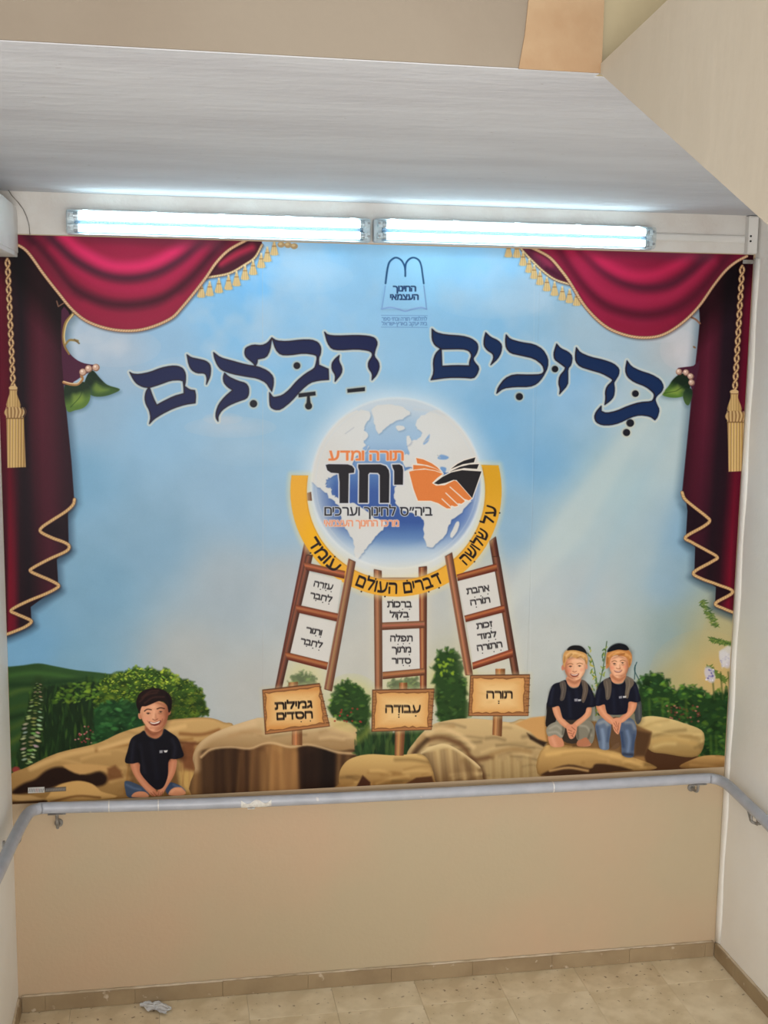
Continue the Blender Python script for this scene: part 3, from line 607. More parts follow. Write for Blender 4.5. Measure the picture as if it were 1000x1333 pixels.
LADDER_L = dict(back=[(397.5,700),(358,897),(366.6,897),(406,709.6)], front=[(454,727),(422,897),(432,900),(463,731)],
    rungs=[[(395,731.8),(449,743.3),(448,753),(398.6,741.8)], [(384.4,787),(440,798.8),(438.5,808.6),(387.5,797)], [(371,848.5),(427,862),(425,871.8),(374.6,858.7)]],
    cards=[[(397.5,743),(445,755),(438,800),(389,786)], [(387,798),(437,810),(427,862),(377,849)]])
LADDER_M = dict(back=[(545,738),(547,897.6),(555,897.6),(555.6,736.8)], front=[(486.9,740.6),(488.4,898),(497.6,898),(496.8,742.7)],
    rungs=[[(495.7,752),(547,752),(547,757),(495.7,757)], [(497.4,810.4),(552.5,808.2),(552.5,817.2),(497.4,819.9)], [(498.3,874.5),(552.5,869.7),(552.5,878.7),(498.3,884)]],
    cards=[[(498,766),(547,766),(547,811),(498,811)], [(498,820),(548,818),(548,871),(498,875)]])
LADDER_R = dict(back=[(637,704),(667,878),(675.8,878),(645.4,698)], front=[(579.3,724),(606,879),(615.7,879),(588.5,718.7)],
    rungs=[[(594.7,748),(646,733.6),(647.2,742.7),(595.9,756)], [(604.6,801.4),(656,787.3),(657,796.4),(606.5,809.6)], [(615,862.3),(667,844.2),(667.5,855),(615.7,871.4)]],
    cards=[[(596,756.5),(644,743),(655,788),(605,803)], [(607,811),(655,797.5),(666,845),(615,862)]])

def ladder(L, behind):
    for c in L['cards']:
        shape(c, (206, 204, 200))
    wood(L['back'])
    if behind: wood(L['front'], (166, 114, 84), (98, 64, 48))
    for r in L['rungs']: wood(r, (172, 118, 84), (94, 58, 42))
    if not behind: wood(L['front'], (150, 90, 62), (98, 54, 42))

def cards_text():
    T = (30, 26, 30)
    a = math.radians(12)
    def w(t, x, y, wd, h, r): word(t, x, y, wd, h, T, rot=r, bold=-.12, serif=.8, gap=.035)
    w('עזרה', 421, 762, 25, 6.6, a); nikud([(431, 770), (424, 768.5), (417, 767)])
    w('לחבר', 418, 777.5, 29, 6.6, a); nikud([(428, 786), (420, 784), (411, 781.5)])
    w('ותור', 408.8, 821.5, 21, 6.4, a); nikud([(417, 829), (411, 827.5)])
    w('לחבר', 405.5, 837, 29, 6.6, a); nikud([(415, 846), (407, 843.5), (399, 841)])
    w('ברכות', 520, 786.5, 32, 7.2, 0); nikud([(533, 793), (524, 793), (511, 781)])
    w('בקול', 519.8, 800, 25, 6.6, 0); nikud([(531, 806.5), (520, 794.8)])
    w('תפלה', 522.5, 831, 29, 6.8, 0); nikud([(533, 837.5), (525, 837.8), (518, 838.5)])
    w('מתוך', 522.5, 845.5, 25, 6.6, 0); nikud([(533, 852), (524, 841)])
    w('סדור', 522.5, 860, 25, 6.6, 0); nikud([(533, 866.5), (525, 866)])
    b = math.radians(-9)
    w('אהבת', 622, 767.5, 30, 7, b); nikud([(635, 773), (626, 775.5), (618, 777)])
    w('תורה', 625, 782.5, 26, 6.4, b); nikud([(628, 777), (620, 790)])
    w('זכות', 630.5, 813.5, 21, 6.6, b); nikud([(639, 818)])
    w('למוד', 633.8, 827, 25, 6.4, b); nikud([(645, 832), (636, 834)])
    w('התורה', 637.2, 841, 33, 6.8, b); nikud([(652, 846), (643, 848), (628, 850)])

def board(quad, parch, post, stub, seed):
    r = np.random.RandomState(seed)
    wood([post[0], post[3], post[2], post[1]], (176, 128, 84), (110, 72, 46)); wood([stub[0], stub[3], stub[2], stub[1]], (176, 124, 78), (112, 72, 44))
    shape(quad, (200, 190, 150), grow=3, soft=4, a=.4)
    shape(quad, (150, 104, 66)); q = [np.array(p, float) for p in quad]
    for k in range(13):
        t = (k+.5)/13
        line([tuple(q[0]+(q[3]-q[0])*t), tuple(q[1]+(q[2]-q[1])*t)], 1.2, (188+r.randint(-20, 20), 136, 88), a=.55)
    line([tuple(p) for p in q]+[tuple(q[0])], 1.0, (86, 52, 36), a=.8)
    for k in range(6):
        t = k/6+.08
        line([tuple(q[1]+(q[2]-q[1])*t-(3, 0)), tuple(q[1]+(q[2]-q[1])*t+(1, .4))], .9, (80, 48, 32), a=.8)
    p = [np.array(x, float) for x in parch]; e = []
    for i in range(4):
        a, b = p[i], p[(i+1) % 4]; n = 14 if i % 2 == 0 else 8
        nrm = np.array([-(b-a)[1], (b-a)[0]])/np.linalg.norm(b-a)
        for k in range(n): e.append(tuple(a+(b-a)*k/n+nrm*r.uniform(-.4, 1.8)*(1 if r.rand() > .3 else 1.6)))
    shape(e, (96, 58, 34), grow=.7, soft=.7)
    cxy = np.mean(p, 0)
    def g(X, Y):
        d = np.clip(np.maximum(np.abs(X-cxy[0])/34, np.abs(Y-cxy[1])/22), 0, 1.15)[..., None]**2
        return np.array([228, 194, 138])*(1-d*.75)+np.array([202, 142, 80])*d*.75
    shape(e, g, soft=.5)
    for k in range(10): dab(cxy[0]+r.uniform(-28, 28), cxy[1]+r.uniform(-18, 18), r.uniform(3, 8), r.uniform(1, 3), r.uniform(-.3, .3), (206, 160, 100), a=.35, soft=2)

SIGN_L = dict(q=[(341.8,898),(416,889.5),(429,945),(345.5,955.5)], p=[(345,901.5),(415.5,893.5),(421.5,940.5),(347,952)], post=[(380,945),(393,944),(393,969.5),(380,969)], stub=[(376,889),(388,888),(388,897),(376,898)])
SIGN_M = dict(q=[(485,898),(565,896.5),(561.5,949.5),(484,952)], p=[(489.5,901),(559,900.5),(557,946),(487,948.5)], post=[(515,941),(527.5,941),(525,983),(514,983)], stub=[(520,889),(530,889),(530,899),(520,899)])
SIGN_R = dict(q=[(612.5,879),(689.5,878),(687.5,931.5),(610,931.5)], p=[(616,882),(683,882),(681.5,927),(613,928)], post=[(642,929),(654,929),(653,958),(641,956)], stub=[(645,871),(657.5,871),(657.5,880),(645,880)])

def leaves(poly, cols, n, r0, r1, seed, base=None, upright=False, soft=.6, lit=None, rag=5):
    """foliage: a ragged dark mass, soft clumps of light and dark, then the single leaves"""
    r = np.random.RandomState(seed)
    Q = cr(poly, 6, True)
    Q = [(x+r.uniform(-rag, rag)*.5, y+r.uniform(-rag, rag)*.5) for x, y in Q]
    if base: shape(Q, base, soft=2.2)
    m = mask(Q, soft=2.2)
    xs = [p[0] for p in poly]; ys = [p[1] for p in poly]
    if base:
        dk = tuple(v*.55 for v in base)
        for i in range(int(n*.10)+6):
            x, y = r.uniform(min(xs), max(xs)), r.uniform(min(ys), max(ys)); q = r.uniform(3, 8)
            c = dk if r.rand() < .6 else cols[r.randint(len(cols))]
            if upright: dab(x, y, q*.5, q*1.8, r.uniform(-.2, .2), c, a=.55, soft=4, clip=m)
            else: dab(x, y, q, q*.8, 0, c, a=.5, soft=4, clip=m)
        for x, y in Q[::2]:      # leaves standing out from the rim
            c = cols[r.randint(len(cols))]
            dab(x+r.uniform(-1, 1), y+r.uniform(-1, 1), r.uniform(1.5, 3.4), r.uniform(1, 2), r.uniform(0, 3.1), c, a=.6, soft=1)
    for i in range(n):
        x, y = r.uniform(min(xs)-2, max(xs)+2), r.uniform(min(ys)-2, max(ys)+2)
        sl = box(x, y, x, y, 0)
        if m[sl].size == 0 or m[sl].mean() < .35: continue
        c = cols[r.randint(len(cols))]; k = r.uniform(.7, 1.15)
        if lit: k *= lit(x, y)
        q = r.uniform(r0, r1)
        if upright: dab(x, y, q*.4, q*1.9, r.uniform(-.25, .25), tuple(min(255, v*k) for v in c), a=.5, soft=soft)
        else: dab(x, y, q, q*.5, r.uniform(-.7, .7), tuple(min(255, v*k) for v in c), a=.7, soft=soft)

BUSH_LIME = [(126,905),(130,892),(140,881),(156,876),(174,870.5),(192,871.5),(217,872),(235,884),(253,891),(264,904),(270,929),(246,938),(215,950),(180,955),(140,950),(126,930)]
BUSH_LOW = [(124,925),(140,915),(165,912),(184,925),(188,946),(170,958),(140,970),(122,968)]
BUSH_TALL = [(40,905),(60,895),(85,893),(110,886),(128,890),(135,920),(130,966),(90,980),(50,990),(20,1005),(24,975),(34,940)]
BUSH_A = [(378,886),(390,877),(404,877),(412,886),(414,896),(380,896)]
BUSH_B = [(429,912),(440,892),(455,886),(470,895),(480,912),(482,935),(476,948),(455,942),(432,930)]
BUSH_C = [(566,905),(564,870),(571,850),(583,845),(596,852),(603,870),(606,900),(612,925),(600,940),(572,942)]
BUSH_D = [(470,950),(500,952),(552,950),(548,970),(530,984),(468,982),(466,968)]
BUSH_M = [(508,888),(520,884),(540,884),(546,890),(540,898),(508,898)]
BUSH_R = [(828,900),(834,885),(846,879),(858,878),(868,884),(878,896),(890,893),(902,893),(914,899),(924,905),(936,900),(952,905),(950,985),(925,984),(908,980),(915,955),(880,940),(850,934),(830,933)]
HILL = [(-10,868),(8,868),(30,866),(50,863.5),(70,867),(100,872.5),(140,877),(175,886),(185,940),(170,1010),(0,1010)]
ROCK_BACK = [(10,1012),(36,998),(75,980),(126,967.5),(156,954),(186,944.5),(210,938.5),(240,935),(270,934),(291,940),(306,952),(300,1040),(10,1050)]
ROCK_BIG = [(251,985),(258,969),(273,957),(295,947),(330,936),(345,934),(430,934),(450,940),(474,950),(474,965),(470,985),(444,1030),(262,1040),(254,1000)]
ROCK_MID = [(441,1020),(443,1002),(455,988),(480,981.5),(515,983),(545,981),(558,990),(566,1015),(560,1024),(441,1028)]
ROCK_RIGHT = [(530,988),(540,965),(560,945),(580,938),(606,935),(640,937),(665,940),(682,936),(708,952),(712,1000),(705,1016),(560,1022)]
ROCK_FRONT = [(547,980),(566,970),(582,968.5),(603,980),(625,998),(628,1012),(626,1018),(567,1018)]
ROCK_LOW = [(708,972),(754,971),(796,975),(822,985),(849,995),(851,1001),(800,1004),(706,1012)]
ROCK_PALE = [(826,943),(838,933),(860,933),(890,941),(916,954),(908,984),(866,981),(844,975)]
ROCK_FAR = [(886,999),(902,988),(922,983),(946,985),(946,1000)]

def rock(poly, top, low, seed, stripes=0, y0=None, y1=None, n=26):
    Q = cr(poly, 5, True); m = mask(Q)
    ys = [p[1] for p in poly]; xs = [p[0] for p in poly]; y0 = y0 or min(ys); y1 = y1 or max(ys)
    low = tuple(v*.8 for v in low)
    shape(Q, lambda X, Y: np.stack([top[i]+(low[i]-top[i])*np.clip((Y-y0)/(y1-y0), 0, 1)**1.2 for i in range(3)], -1))
    r = np.random.RandomState(seed)
    for k in range(n):
        x, y = r.uniform(min(xs), max(xs)), r.uniform(min(ys), max(ys)); L = r.uniform(18, 50); s = r.uniform(-.3, .2)
        t = r.rand()
        lc = tuple(min(255, v*1.1) for v in top) if t > .55 else (low if t > .2 else tuple(v*.62 for v in low))
        line(cr([(x, y), (x+L*.5, y+L*s*.5-2), (x+L, y+L*s)], 4), r.uniform(1.5, 5), lc, soft=3.2, a=.4, clip=m)
    line(Q[len(Q)//2:]+[Q[0]], 2.5, tuple(v*.6 for v in low), soft=2.5, a=.35, clip=m)
    return m

def land():
    # warm evening glow low at the right, haze behind the ladders
    for (x, y, rx, ry, a_) in ((915, 880, 70, 60, .25), (940, 850, 30, 60, .25)): dab(x, y, rx, ry, 0, (206, 172, 110), a=a_, soft=40)
    shape(cr(HILL, 4, True), (48, 76, 42), soft=1)
    hm = mask(cr(HILL, 4, True))
    for P, c in (([(8,880),(50,876),(110,884),(175,892)], (70, 108, 52)), ([(8,905),(40,896),(90,905)], (84, 108, 50)), ([(8,892),(60,890),(120,882)], (32, 56, 34)), ([(8,925),(35,918),(60,925)], (60, 84, 38)), ([(10,950),(40,935)], (72, 92, 42)), ([(12,968),(40,950)], (88, 104, 44)), ([(8,936),(30,930)], (28, 46, 26)), ([(12,985),(40,968)], (48, 66, 32)), ([(60,867),(120,878),(170,890)], (54, 86, 48))):
        line(cr(P, 5), 6, c, soft=4, a=.7, clip=hm)
    leaves(BUSH_TALL, [(40,66,34),(54,88,40),(28,48,28),(76,112,42),(34,58,36)], 420, 2, 6, 11, base=(30, 48, 28), soft=1.2, upright=True)
    leaves([(75,900),(90,892),(108,887),(128,892),(128,912),(90,915),(72,912)], [(120,160,52),(90,130,44),(140,176,60)], 110, 2, 5, 12, soft=1.5)
    for k in range(26): dab(rng.uniform(95, 135), rng.uniform(944, 968), 1.5, 1.3, 0, (150, 58, 62) if k % 2 else (196, 130, 128), a=.8)
    leaves(BUSH_LIME, [(150,170,52),(120,150,48),(92,128,46),(168,180,66),(60,90,38)], 1500, 1.2, 2.8, 13, base=(52, 78, 30), rag=7, lit=lambda x, y: 1.2-.55*np.clip((y-885)/55, 0, 1)-.25*np.clip((x-205)/60, 0, 1))
    leaves(BUSH_LOW, [(44,92,48),(58,112,54),(34,66,40),(76,130,70)], 160, 2, 6, 14, base=(34, 68, 38), soft=1.5)
    # pale foxglove spire at the far left
    line(cr([(50, 888), (48, 915), (42, 945), (34, 985)], 5), 12, (44, 62, 34), soft=6, a=.8, w2=20)
    for k in range(60):
        t = (k//3)/19; y = 889+t*100+(k % 3)*1.7+rng.uniform(-1.5, 1.5); sd = (-1, 1, .1)[k % 3]
        cx_ = 50-15*t**1.2; wx = (3+9*min(1, t*1.8)) if t < .75 else 12-6*(t-.75)*4
        x = cx_+sd*wx*.75+rng.uniform(-1.5, 1.5); q = (2.2+2.6*min(1, t*1.6))*rng.uniform(.7, 1.1)
        c = [(176,188,120),(206,208,158),(142,160,84)][(k*7) % 3] if t < .35 else [(196,204,160),(158,176,104),(214,214,180)][(k*5) % 3]
        dab(x+sd*.6, y+1.8, q+.8, q*.62, .25*sd, (34, 50, 28), a=.9); dab(x, y, q, q*.42, .25*sd, tuple(v*rng.uniform(.72, .98) for v in c), a=.9, soft=1.2)
    dab(21, 1002, 6, 5, 0, (140, 60, 56), soft=2)
    # rocks, back to front
    shape([(-10,1015),(150,985),(300,960),(470,960),(700,950),(850,950),(960,975),(960,1015),(800,1030),(400,1050),(-10,1070)], (112, 80, 48), soft=1.5)
    shape([(690,945),(745,938),(835,940),(850,1000),(700,1010)], (150, 112, 68), soft=2)
    m = rock(ROCK_BACK, (196, 160, 106), (170, 128, 74), 21, n=60)
    for P, c, w in (([(125,977),(160,970),(200,966),(250,962)], (150,108,62), 3), ([(235,955),(262,956),(285,950)], (128,84,48), 4), ([(225,966),(256,968),(268,967)], (92,54,34), 3.5), ([(130,975),(180,960),(240,945)], (214,176,120), 6), ([(40,1000),(80,984),(120,975)], (206,168,112), 7)): line(cr(P, 5), w, c, soft=3, a=.85, clip=m)
    shape(cr([(46,1014),(60,1003),(76,998),(96,1001),(112,1008),(130,1004),(140,1012),(134,1022),(110,1024),(84,1020),(60,1028),(24,1034),(16,1030),(30,1020)], 4, True), (40, 26, 20), soft=3, clip=m)
    shape(cr([(82,996),(110,994),(140,997),(160,1004),(150,1010),(130,1002),(104,1008)], 4, True), (190, 150, 96), soft=1.5, clip=m)
    shape([(140,1000),(150,996),(158,1003),(160,1012),(140,1016)], (104, 66, 40), soft=3, a=.8, clip=m)
    shape(cr([(64,1034),(76,1022),(100,1016),(120,1020),(132,1030),(150,1038),(64,1046)], 4, True), (196, 156, 98), soft=1, clip=m)
    line(cr([(66,1044),(100,1036),(130,1038)], 4), 2.5, (110, 74, 44), soft=2, a=.8, clip=m)
    shape([(14,1034),(40,1035),(58,1040),(40,1046),(14,1040)], (184, 150, 100), soft=1.5, clip=m); line([(16,1045),(60,1043)], 3, (60, 40, 28), soft=2, clip=m)
    shape([(232,1004),(250,1004),(262,1034),(232,1036)], (190, 154, 92), soft=3, clip=m)
    for x in range(166, 262, 3):
        line([(x, 985+8*math.sin(x)), (x+6*math.sin(x*.7), 1036)], 1.6, (196,152,96) if (x//3) % 2 else (128,88,52), soft=1.2, a=.35, clip=m)
    shape([(238,968),(254,966),(254,1004),(240,1000),(230,978)], (110, 66, 42), soft=4, a=.85, clip=m)
    # the large boulder with its streaked front
    m = rock(ROCK_BIG, (206, 178, 136), (190, 152, 104), 22, n=46, y1=975)
    face = cr([(254,985),(275,974),(300,971),(325,973),(342,967),(356,967),(378,971),(400,969),(420,972),(440,978),(466,980),(450,1035),(260,1042)], 4, True); mf = mask(face, soft=2)*m
    shape(face, lambda X, Y: lerpx(X, [(255, (96, 70, 46)), (290, (58, 40, 28)), (330, (92, 64, 42)), (365, (160, 120, 76)), (392, (60, 40, 28)), (425, (34, 24, 18)), (470, (70, 48, 32))]), soft=2.5, clip=m)
    mf = mf*.75
    r = np.random.RandomState(4)
    for k in range(70):
        x = r.uniform(255, 468); c = [(44,28,20),(112,80,50),(70,46,30),(150,112,70),(34,22,16)][r.randint(5)]
        if 386 < x < 440: c = (30, 20, 16)
        if 262 < x < 300: c = [(52, 36, 26), (84, 60, 40)][k % 2]
        if 345 < x < 386: c = [(176,130,80),(140,100,62)][k % 2]
        line([(x, r.uniform(972, 985)), (x+r.uniform(-5, 5), 1038)], r.uniform(3, 9), c, soft=3.5, a=.5, clip=mf)
    line(cr([(262,985),(275,975),(300,972),(325,974),(342,968),(356,967),(378,972),(400,969),(420,973),(440,979),(466,981)], 4), 3, (216, 184, 138), soft=2, a=.8, clip=m)
    line(cr([(255,1000),(256,980),(268,963),(292,951),(330,942)], 5), 8, (214, 186, 146), soft=6, a=.6, clip=m)
    line(cr([(300,958),(330,951),(352,957)], 4), 5, (176, 140, 98), soft=4, a=.6, clip=m)
    line(cr([(430,945),(450,952),(470,962)], 4), 8, (214, 184, 134), soft=5, a=.6, clip=m)
    # bushes behind the sign boards
    for P, s, kw in ((BUSH_A, 31, {}), (BUSH_B, 32, {}), (BUSH_C, 33, {}), (BUSH_M, 34, {})):
        cx_, cy_ = np.mean([p[0] for p in P]), np.mean([p[1] for p in P]); w_ = (max(p[0] for p in P)-min(p[0] for p in P))/2
        dab(cx_, cy_-2, w_+14, w_+12, 0, (196, 194, 120), a=.55, soft=14)
        leaves(P, [(60,98,40),(44,78,36),(104,140,52),(38,60,32),(84,120,60)], 50 if w_ < 20 else 120, 1.6, 4.5, s, base=(44, 70, 34), soft=2, rag=7)
    for k in range(16): dab(rng.uniform(434, 472), rng.uniform(920, 940), 1.6, 1.4, 0, (150, 52, 44), a=.75)
    for k in range(20): dab(rng.uniform(570, 590), rng.uniform(856, 880), 2.6, 2, rng.uniform(0, 3), (150, 178, 50), a=.7, soft=1.5)
    leaves(BUSH_D, [(40,66,36),(54,84,44),(30,48,30),(74,96,48)], 160, 3, 8, 35, base=(36, 56, 34), upright=True)
    line([(468,962),(480,950)], 8, (120, 130, 60), soft=6, a=.7)
    m = rock(ROCK_RIGHT, (202, 174, 126), (176, 146, 100), 23, n=40)
    for P, c, w in (([(536,985),(548,968),(570,960),(592,965),(606,975),(616,988),(640,985)], (104,72,46), 6), ([(545,965),(565,950),(590,945)], (168,136,92), 5), ([(540,980),(556,962)], (66,50,34), 5), ([(556,955),(575,948),(600,958),(616,972)], (216,186,138), 6), ([(640,982),(664,975),(690,978)], (160,128,84), 5)): line(cr(P, 5), w, c, soft=3.5, a=.8, clip=m)
    line(cr([(613,988),(624,1000),(630,1014)], 4), 7, (88, 60, 40), soft=4, a=.9, clip=m)
    for x in range(634, 708, 4): line([(x, 988+5*math.sin(x*.3)), (x+1, 1016)], 2.4, [(196,168,116),(150,120,76),(204,178,124)][(x*5//4) % 3], soft=3, a=.4, clip=m)
    m = rock(ROCK_FRONT, (206, 180, 130), (150, 116, 76), 24, n=6)
    for x in range(556, 628, 4): line([(x-2, 975+abs(x-585)*.25), (x+2, 1018)], 3, [(100,72,46),(196,166,116),(140,106,68),(80,56,38)][(x*7//4) % 4], soft=3.5, a=.42, clip=m)
    line([(548, 984), (560, 1018)], 14, (70, 50, 34), soft=8, a=.8, clip=m); line([(604, 990), (618, 1018)], 8, (104, 76, 48), soft=5, a=.5, clip=m)
    line(cr([(548,980),(566,971),(582,970),(603,981),(624,998)], 4), 3.5, (216, 192, 144), soft=2.5, a=.9, clip=m)
    m = rock(ROCK_MID, (206, 172, 112), (170, 124, 70), 25, n=18)
    shape([(464,1024),(472,1009),(482,1018),(482,1024)], (70, 42, 28), soft=1.2, clip=m); shape([(528,1020),(542,1012),(562,1010),(565,1018),(545,1020)], (84, 54, 34), soft=1.6, clip=m)
    # right-hand rocks
    leaves(BUSH_R, [(52,90,42),(68,112,48),(32,56,32),(100,134,48),(40,68,44)], 520, 2, 5, 36, base=(38, 64, 34), soft=2.2, rag=8, lit=lambda x, y: 1.25-.5*np.clip((y-900)/50, 0, 1)+.3*(x > 910)*(y > 945))
    for k in range(40): dab(rng.uniform(868, 912), rng.uniform(918, 942), 1.8, 1.5, 0, (96, 56, 44) if k % 3 else (170, 110, 96), a=.75)
    for x in (845, 862, 870, 893, 925, 932, 944): line([(x, 958 if x > 910 else 910), (x+1, 984 if x > 910 else 932)], 3, (92, 124, 46), soft=2.5, a=.5)
    shape(cr([(838,975),(850,970),(880,980),(908,984),(886,1001),(848,1002)], 4, True), (78, 52, 34), soft=2)
    rock(ROCK_PALE, (210, 186, 130), (190, 152, 92), 26, n=16); line(cr([(850,965),(875,962),(905,968)], 4), 6, (196, 160, 100), soft=4, a=.6)
    rock(ROCK_FAR, (188, 148, 94), (160, 118, 68), 27, n=6)
    shape([(670,942),(690,934),(710,932),(712,965),(706,968),(690,952)], (196, 150, 94), soft=1.2); shape([(686,954),(700,962),(712,966),(708,972),(690,962)], (52, 38, 28), soft=2)
    m = rock(ROCK_LOW, (200, 162, 102), (172, 130, 76), 28, n=20)
    shape(cr([(712,1004),(740,995),(768,1000),(776,994),(800,996),(824,1003),(800,1006),(712,1010)], 4, True), (66, 44, 30), soft=2, clip=m)
    line(cr([(716,1003),(740,999),(765,1003)], 4), 3, (196, 158, 104), soft=2, a=.9, clip=m)
    line(cr([(712,982),(760,976),(800,984),(835,996)], 4), 5, (216, 176, 112), soft=3, a=.7, clip=m)
    # brown ledge behind the two seated children
    shape([(744,955),(826,943),(848,952),(846,968),(838,984),(820,984),(790,975),(745,972)], (128, 96, 62), soft=1.5)
    shape([(828,950),(848,954),(840,984),(826,984)], (84, 60, 40), soft=3)
    # sprigs
    for P in ([(780,915),(777,890),(772,862),(765,850)], [(778,900),(785,870),(790,835)], [(776,930),(774,905)], [(832,885),(826,872),(829,862)], [(826,884),(827,866)]):
        line(cr(P, 5), 1.2, (60, 84, 50) if P[0][0] < 800 else (40, 70, 74), a=.85)
    for k in range(90):
        t = rng.rand(); y = 840+t*90; x = (788-t*10 if k % 2 else 768+t*10)+rng.uniform(-4, 4)*(.4+t)
        dab(x, y, 2.6, 1.1, rng.uniform(-1.2, 1.2)+1.5, [(92,124,64),(140,156,72),(176,166,70),(66,98,52)][k % 4], a=.8)
    for k in range(120):
        t = k/120; x = 914+t*36+3*math.sin(k); y = 783+t*62+rng.uniform(-3, 3)
        if k > 60: x, y = 924+(k-60)/60*30, 832+2*math.sin(k)+(k-60)*.12
        dab(x, y, 4.2, 1.0, rng.uniform(-1.1, .9), [(88,112,56),(116,136,66),(66,92,50)][k % 3], a=.85)
    for k in range(60): dab(922+k*.4+rng.uniform(-3, 3), 868+k*.3+rng.uniform(-2, 3), 4, 1.1, rng.uniform(-.8, 1.2), (96, 118, 56), a=.85)
    for x in (927, 938, 948): line([(x, 875), (x+3, 910)], 2, (70, 84, 44), a=.7, soft=1)
    for fx, fy, s_ in ((924, 878, 1), (944, 858, 1.1)):
        dab(fx, fy, 7*s_, 12*s_, -.35, (196, 192, 204), a=.9, soft=2)
        for k in range(16): dab(fx+rng.uniform(-5, 5), fy+rng.uniform(-7, 9), 1.7, 1.3, rng.uniform(0, 3), [(112,104,160),(214,210,220),(150,144,184)][k % 3], a=.9)
    shape([(936,848),(948,840),(954,842),(950,858),(940,870)], (206, 204, 204), soft=2, a=.8)
    # maker's line at the lower left corner of the print
    shape([(36.5,1025),(58,1024),(58,1031.5),(36.5,1032.5)], (196, 196, 192)); shape([(58.5,1025.5),(86,1023.8),(86,1029.5),(58.5,1031)], (70, 70, 74), a=.8)
    for k in range(9): line([(38+k*2.2, 1030.5), (39+k*2.2, 1026.5)], .9, (120, 90, 92) if k in (4, 5) else (96, 96, 100))
    for k in range(14): line([(60+k*1.85, 1029.5-k*.08), (60.7+k*1.85, 1026.8-k*.08)], .7, (190, 190, 188), a=.7)

def eye_(x, y, s, col=(44, 30, 28)):
    dab(x, y, 1.9*s, .9*s, 0, (236, 222, 214), a=.55); dab(x, y, 1.35*s, .85*s, 0, col)
    line([(x-2*s, y-.5*s), (x, y-1.1*s), (x+2*s, y-.4*s)], .55*s, (60, 38, 32), a=.9)

KID_A = [(177,913),(178,905),(186,898),(198,895.5),(210,897),(220,902),(223.5,911),(223,922),(219,932),(214,944),(213,950),(226,957),(234,968),(239,983),(237,987),(229,990),(229,1002),(233,1022),(243,1030),(243,1034),(168,1037),(163,1020),(166,1000),(163,991),(167,974),(177,957),(188,950),(189,945),(184,936),(181,928)]
KID_B = [(733,861),(732,852),(738,845),(744,841),(753,840),(762,846),(765,856),(763,868),(759,880),(756,886),(765,890),(771,900),(775,917),(773,920),(771,935),(774,955),(768,969),(745,971),(715,971),(710,950),(710,930),(713,915),(715,898),(723,890),(736,886),(737,880),(733,870)]
KID_C = [(788,858),(790,848),(796,840),(805,837),(815,839),(822,846),(822,858),(819,868),(815,880),(815,883),(825,888),(830,902),(834,911),(835,937),(829,945),(828,955),(824,980),(824,985),(810,984),(806,966),(792,975),(780,973),(775,955),(776,945),(774,915),(777,896),(784,887),(795,882),(792,872)]

def face_shade(K, cx, cy, w, h, side=1, k=1.0):
    """soft shading of a round smiling face centred at crop point (cx, cy)"""
    P = lambda x, y: K([(cx+x*w, cy+y*h)])[0]
    m = mask([(lambda q: q)(P(math.cos(t), math.sin(t))) for t in np.linspace(0, 2*math.pi, 25)[:-1]], soft=1)
    sh = (150, 92, 70)
    line([P(.95*side, -.5), P(1.0*side, .1), P(.75*side, .6), P(.2*side, 1.0)], 5*k, sh, soft=3.5*k, a=.55, clip=m)
    line([P(-.98*side, -.3), P(-.95*side, .3), P(-.55*side, .85)], 2.5*k, sh, soft=2.5*k, a=.35, clip=m)
    for sx in (-.42, .42): dab(*P(sx, -.2), 3.0*k, 1.7*k, 0, (146, 94, 74), a=.5, soft=1.6)
    line([P(.08*side, -.15), P(.14*side, .22)], 1.2*k, (168, 108, 84), soft=1.3, a=.5)
    line([P(-.28, .78), P(.28, .78)], 1.6*k, (170, 108, 86), soft=1.6, a=.45)
    dab(*P(0, -.62), 5*k, 2*k, 0, (246, 206, 176), a=.35, soft=2.5)
    line([P(-.8, -.78), P(0, -.98), P(.8, -.78)], 2.6*k, (130, 84, 62), soft=2.2, a=.5, clip=m)

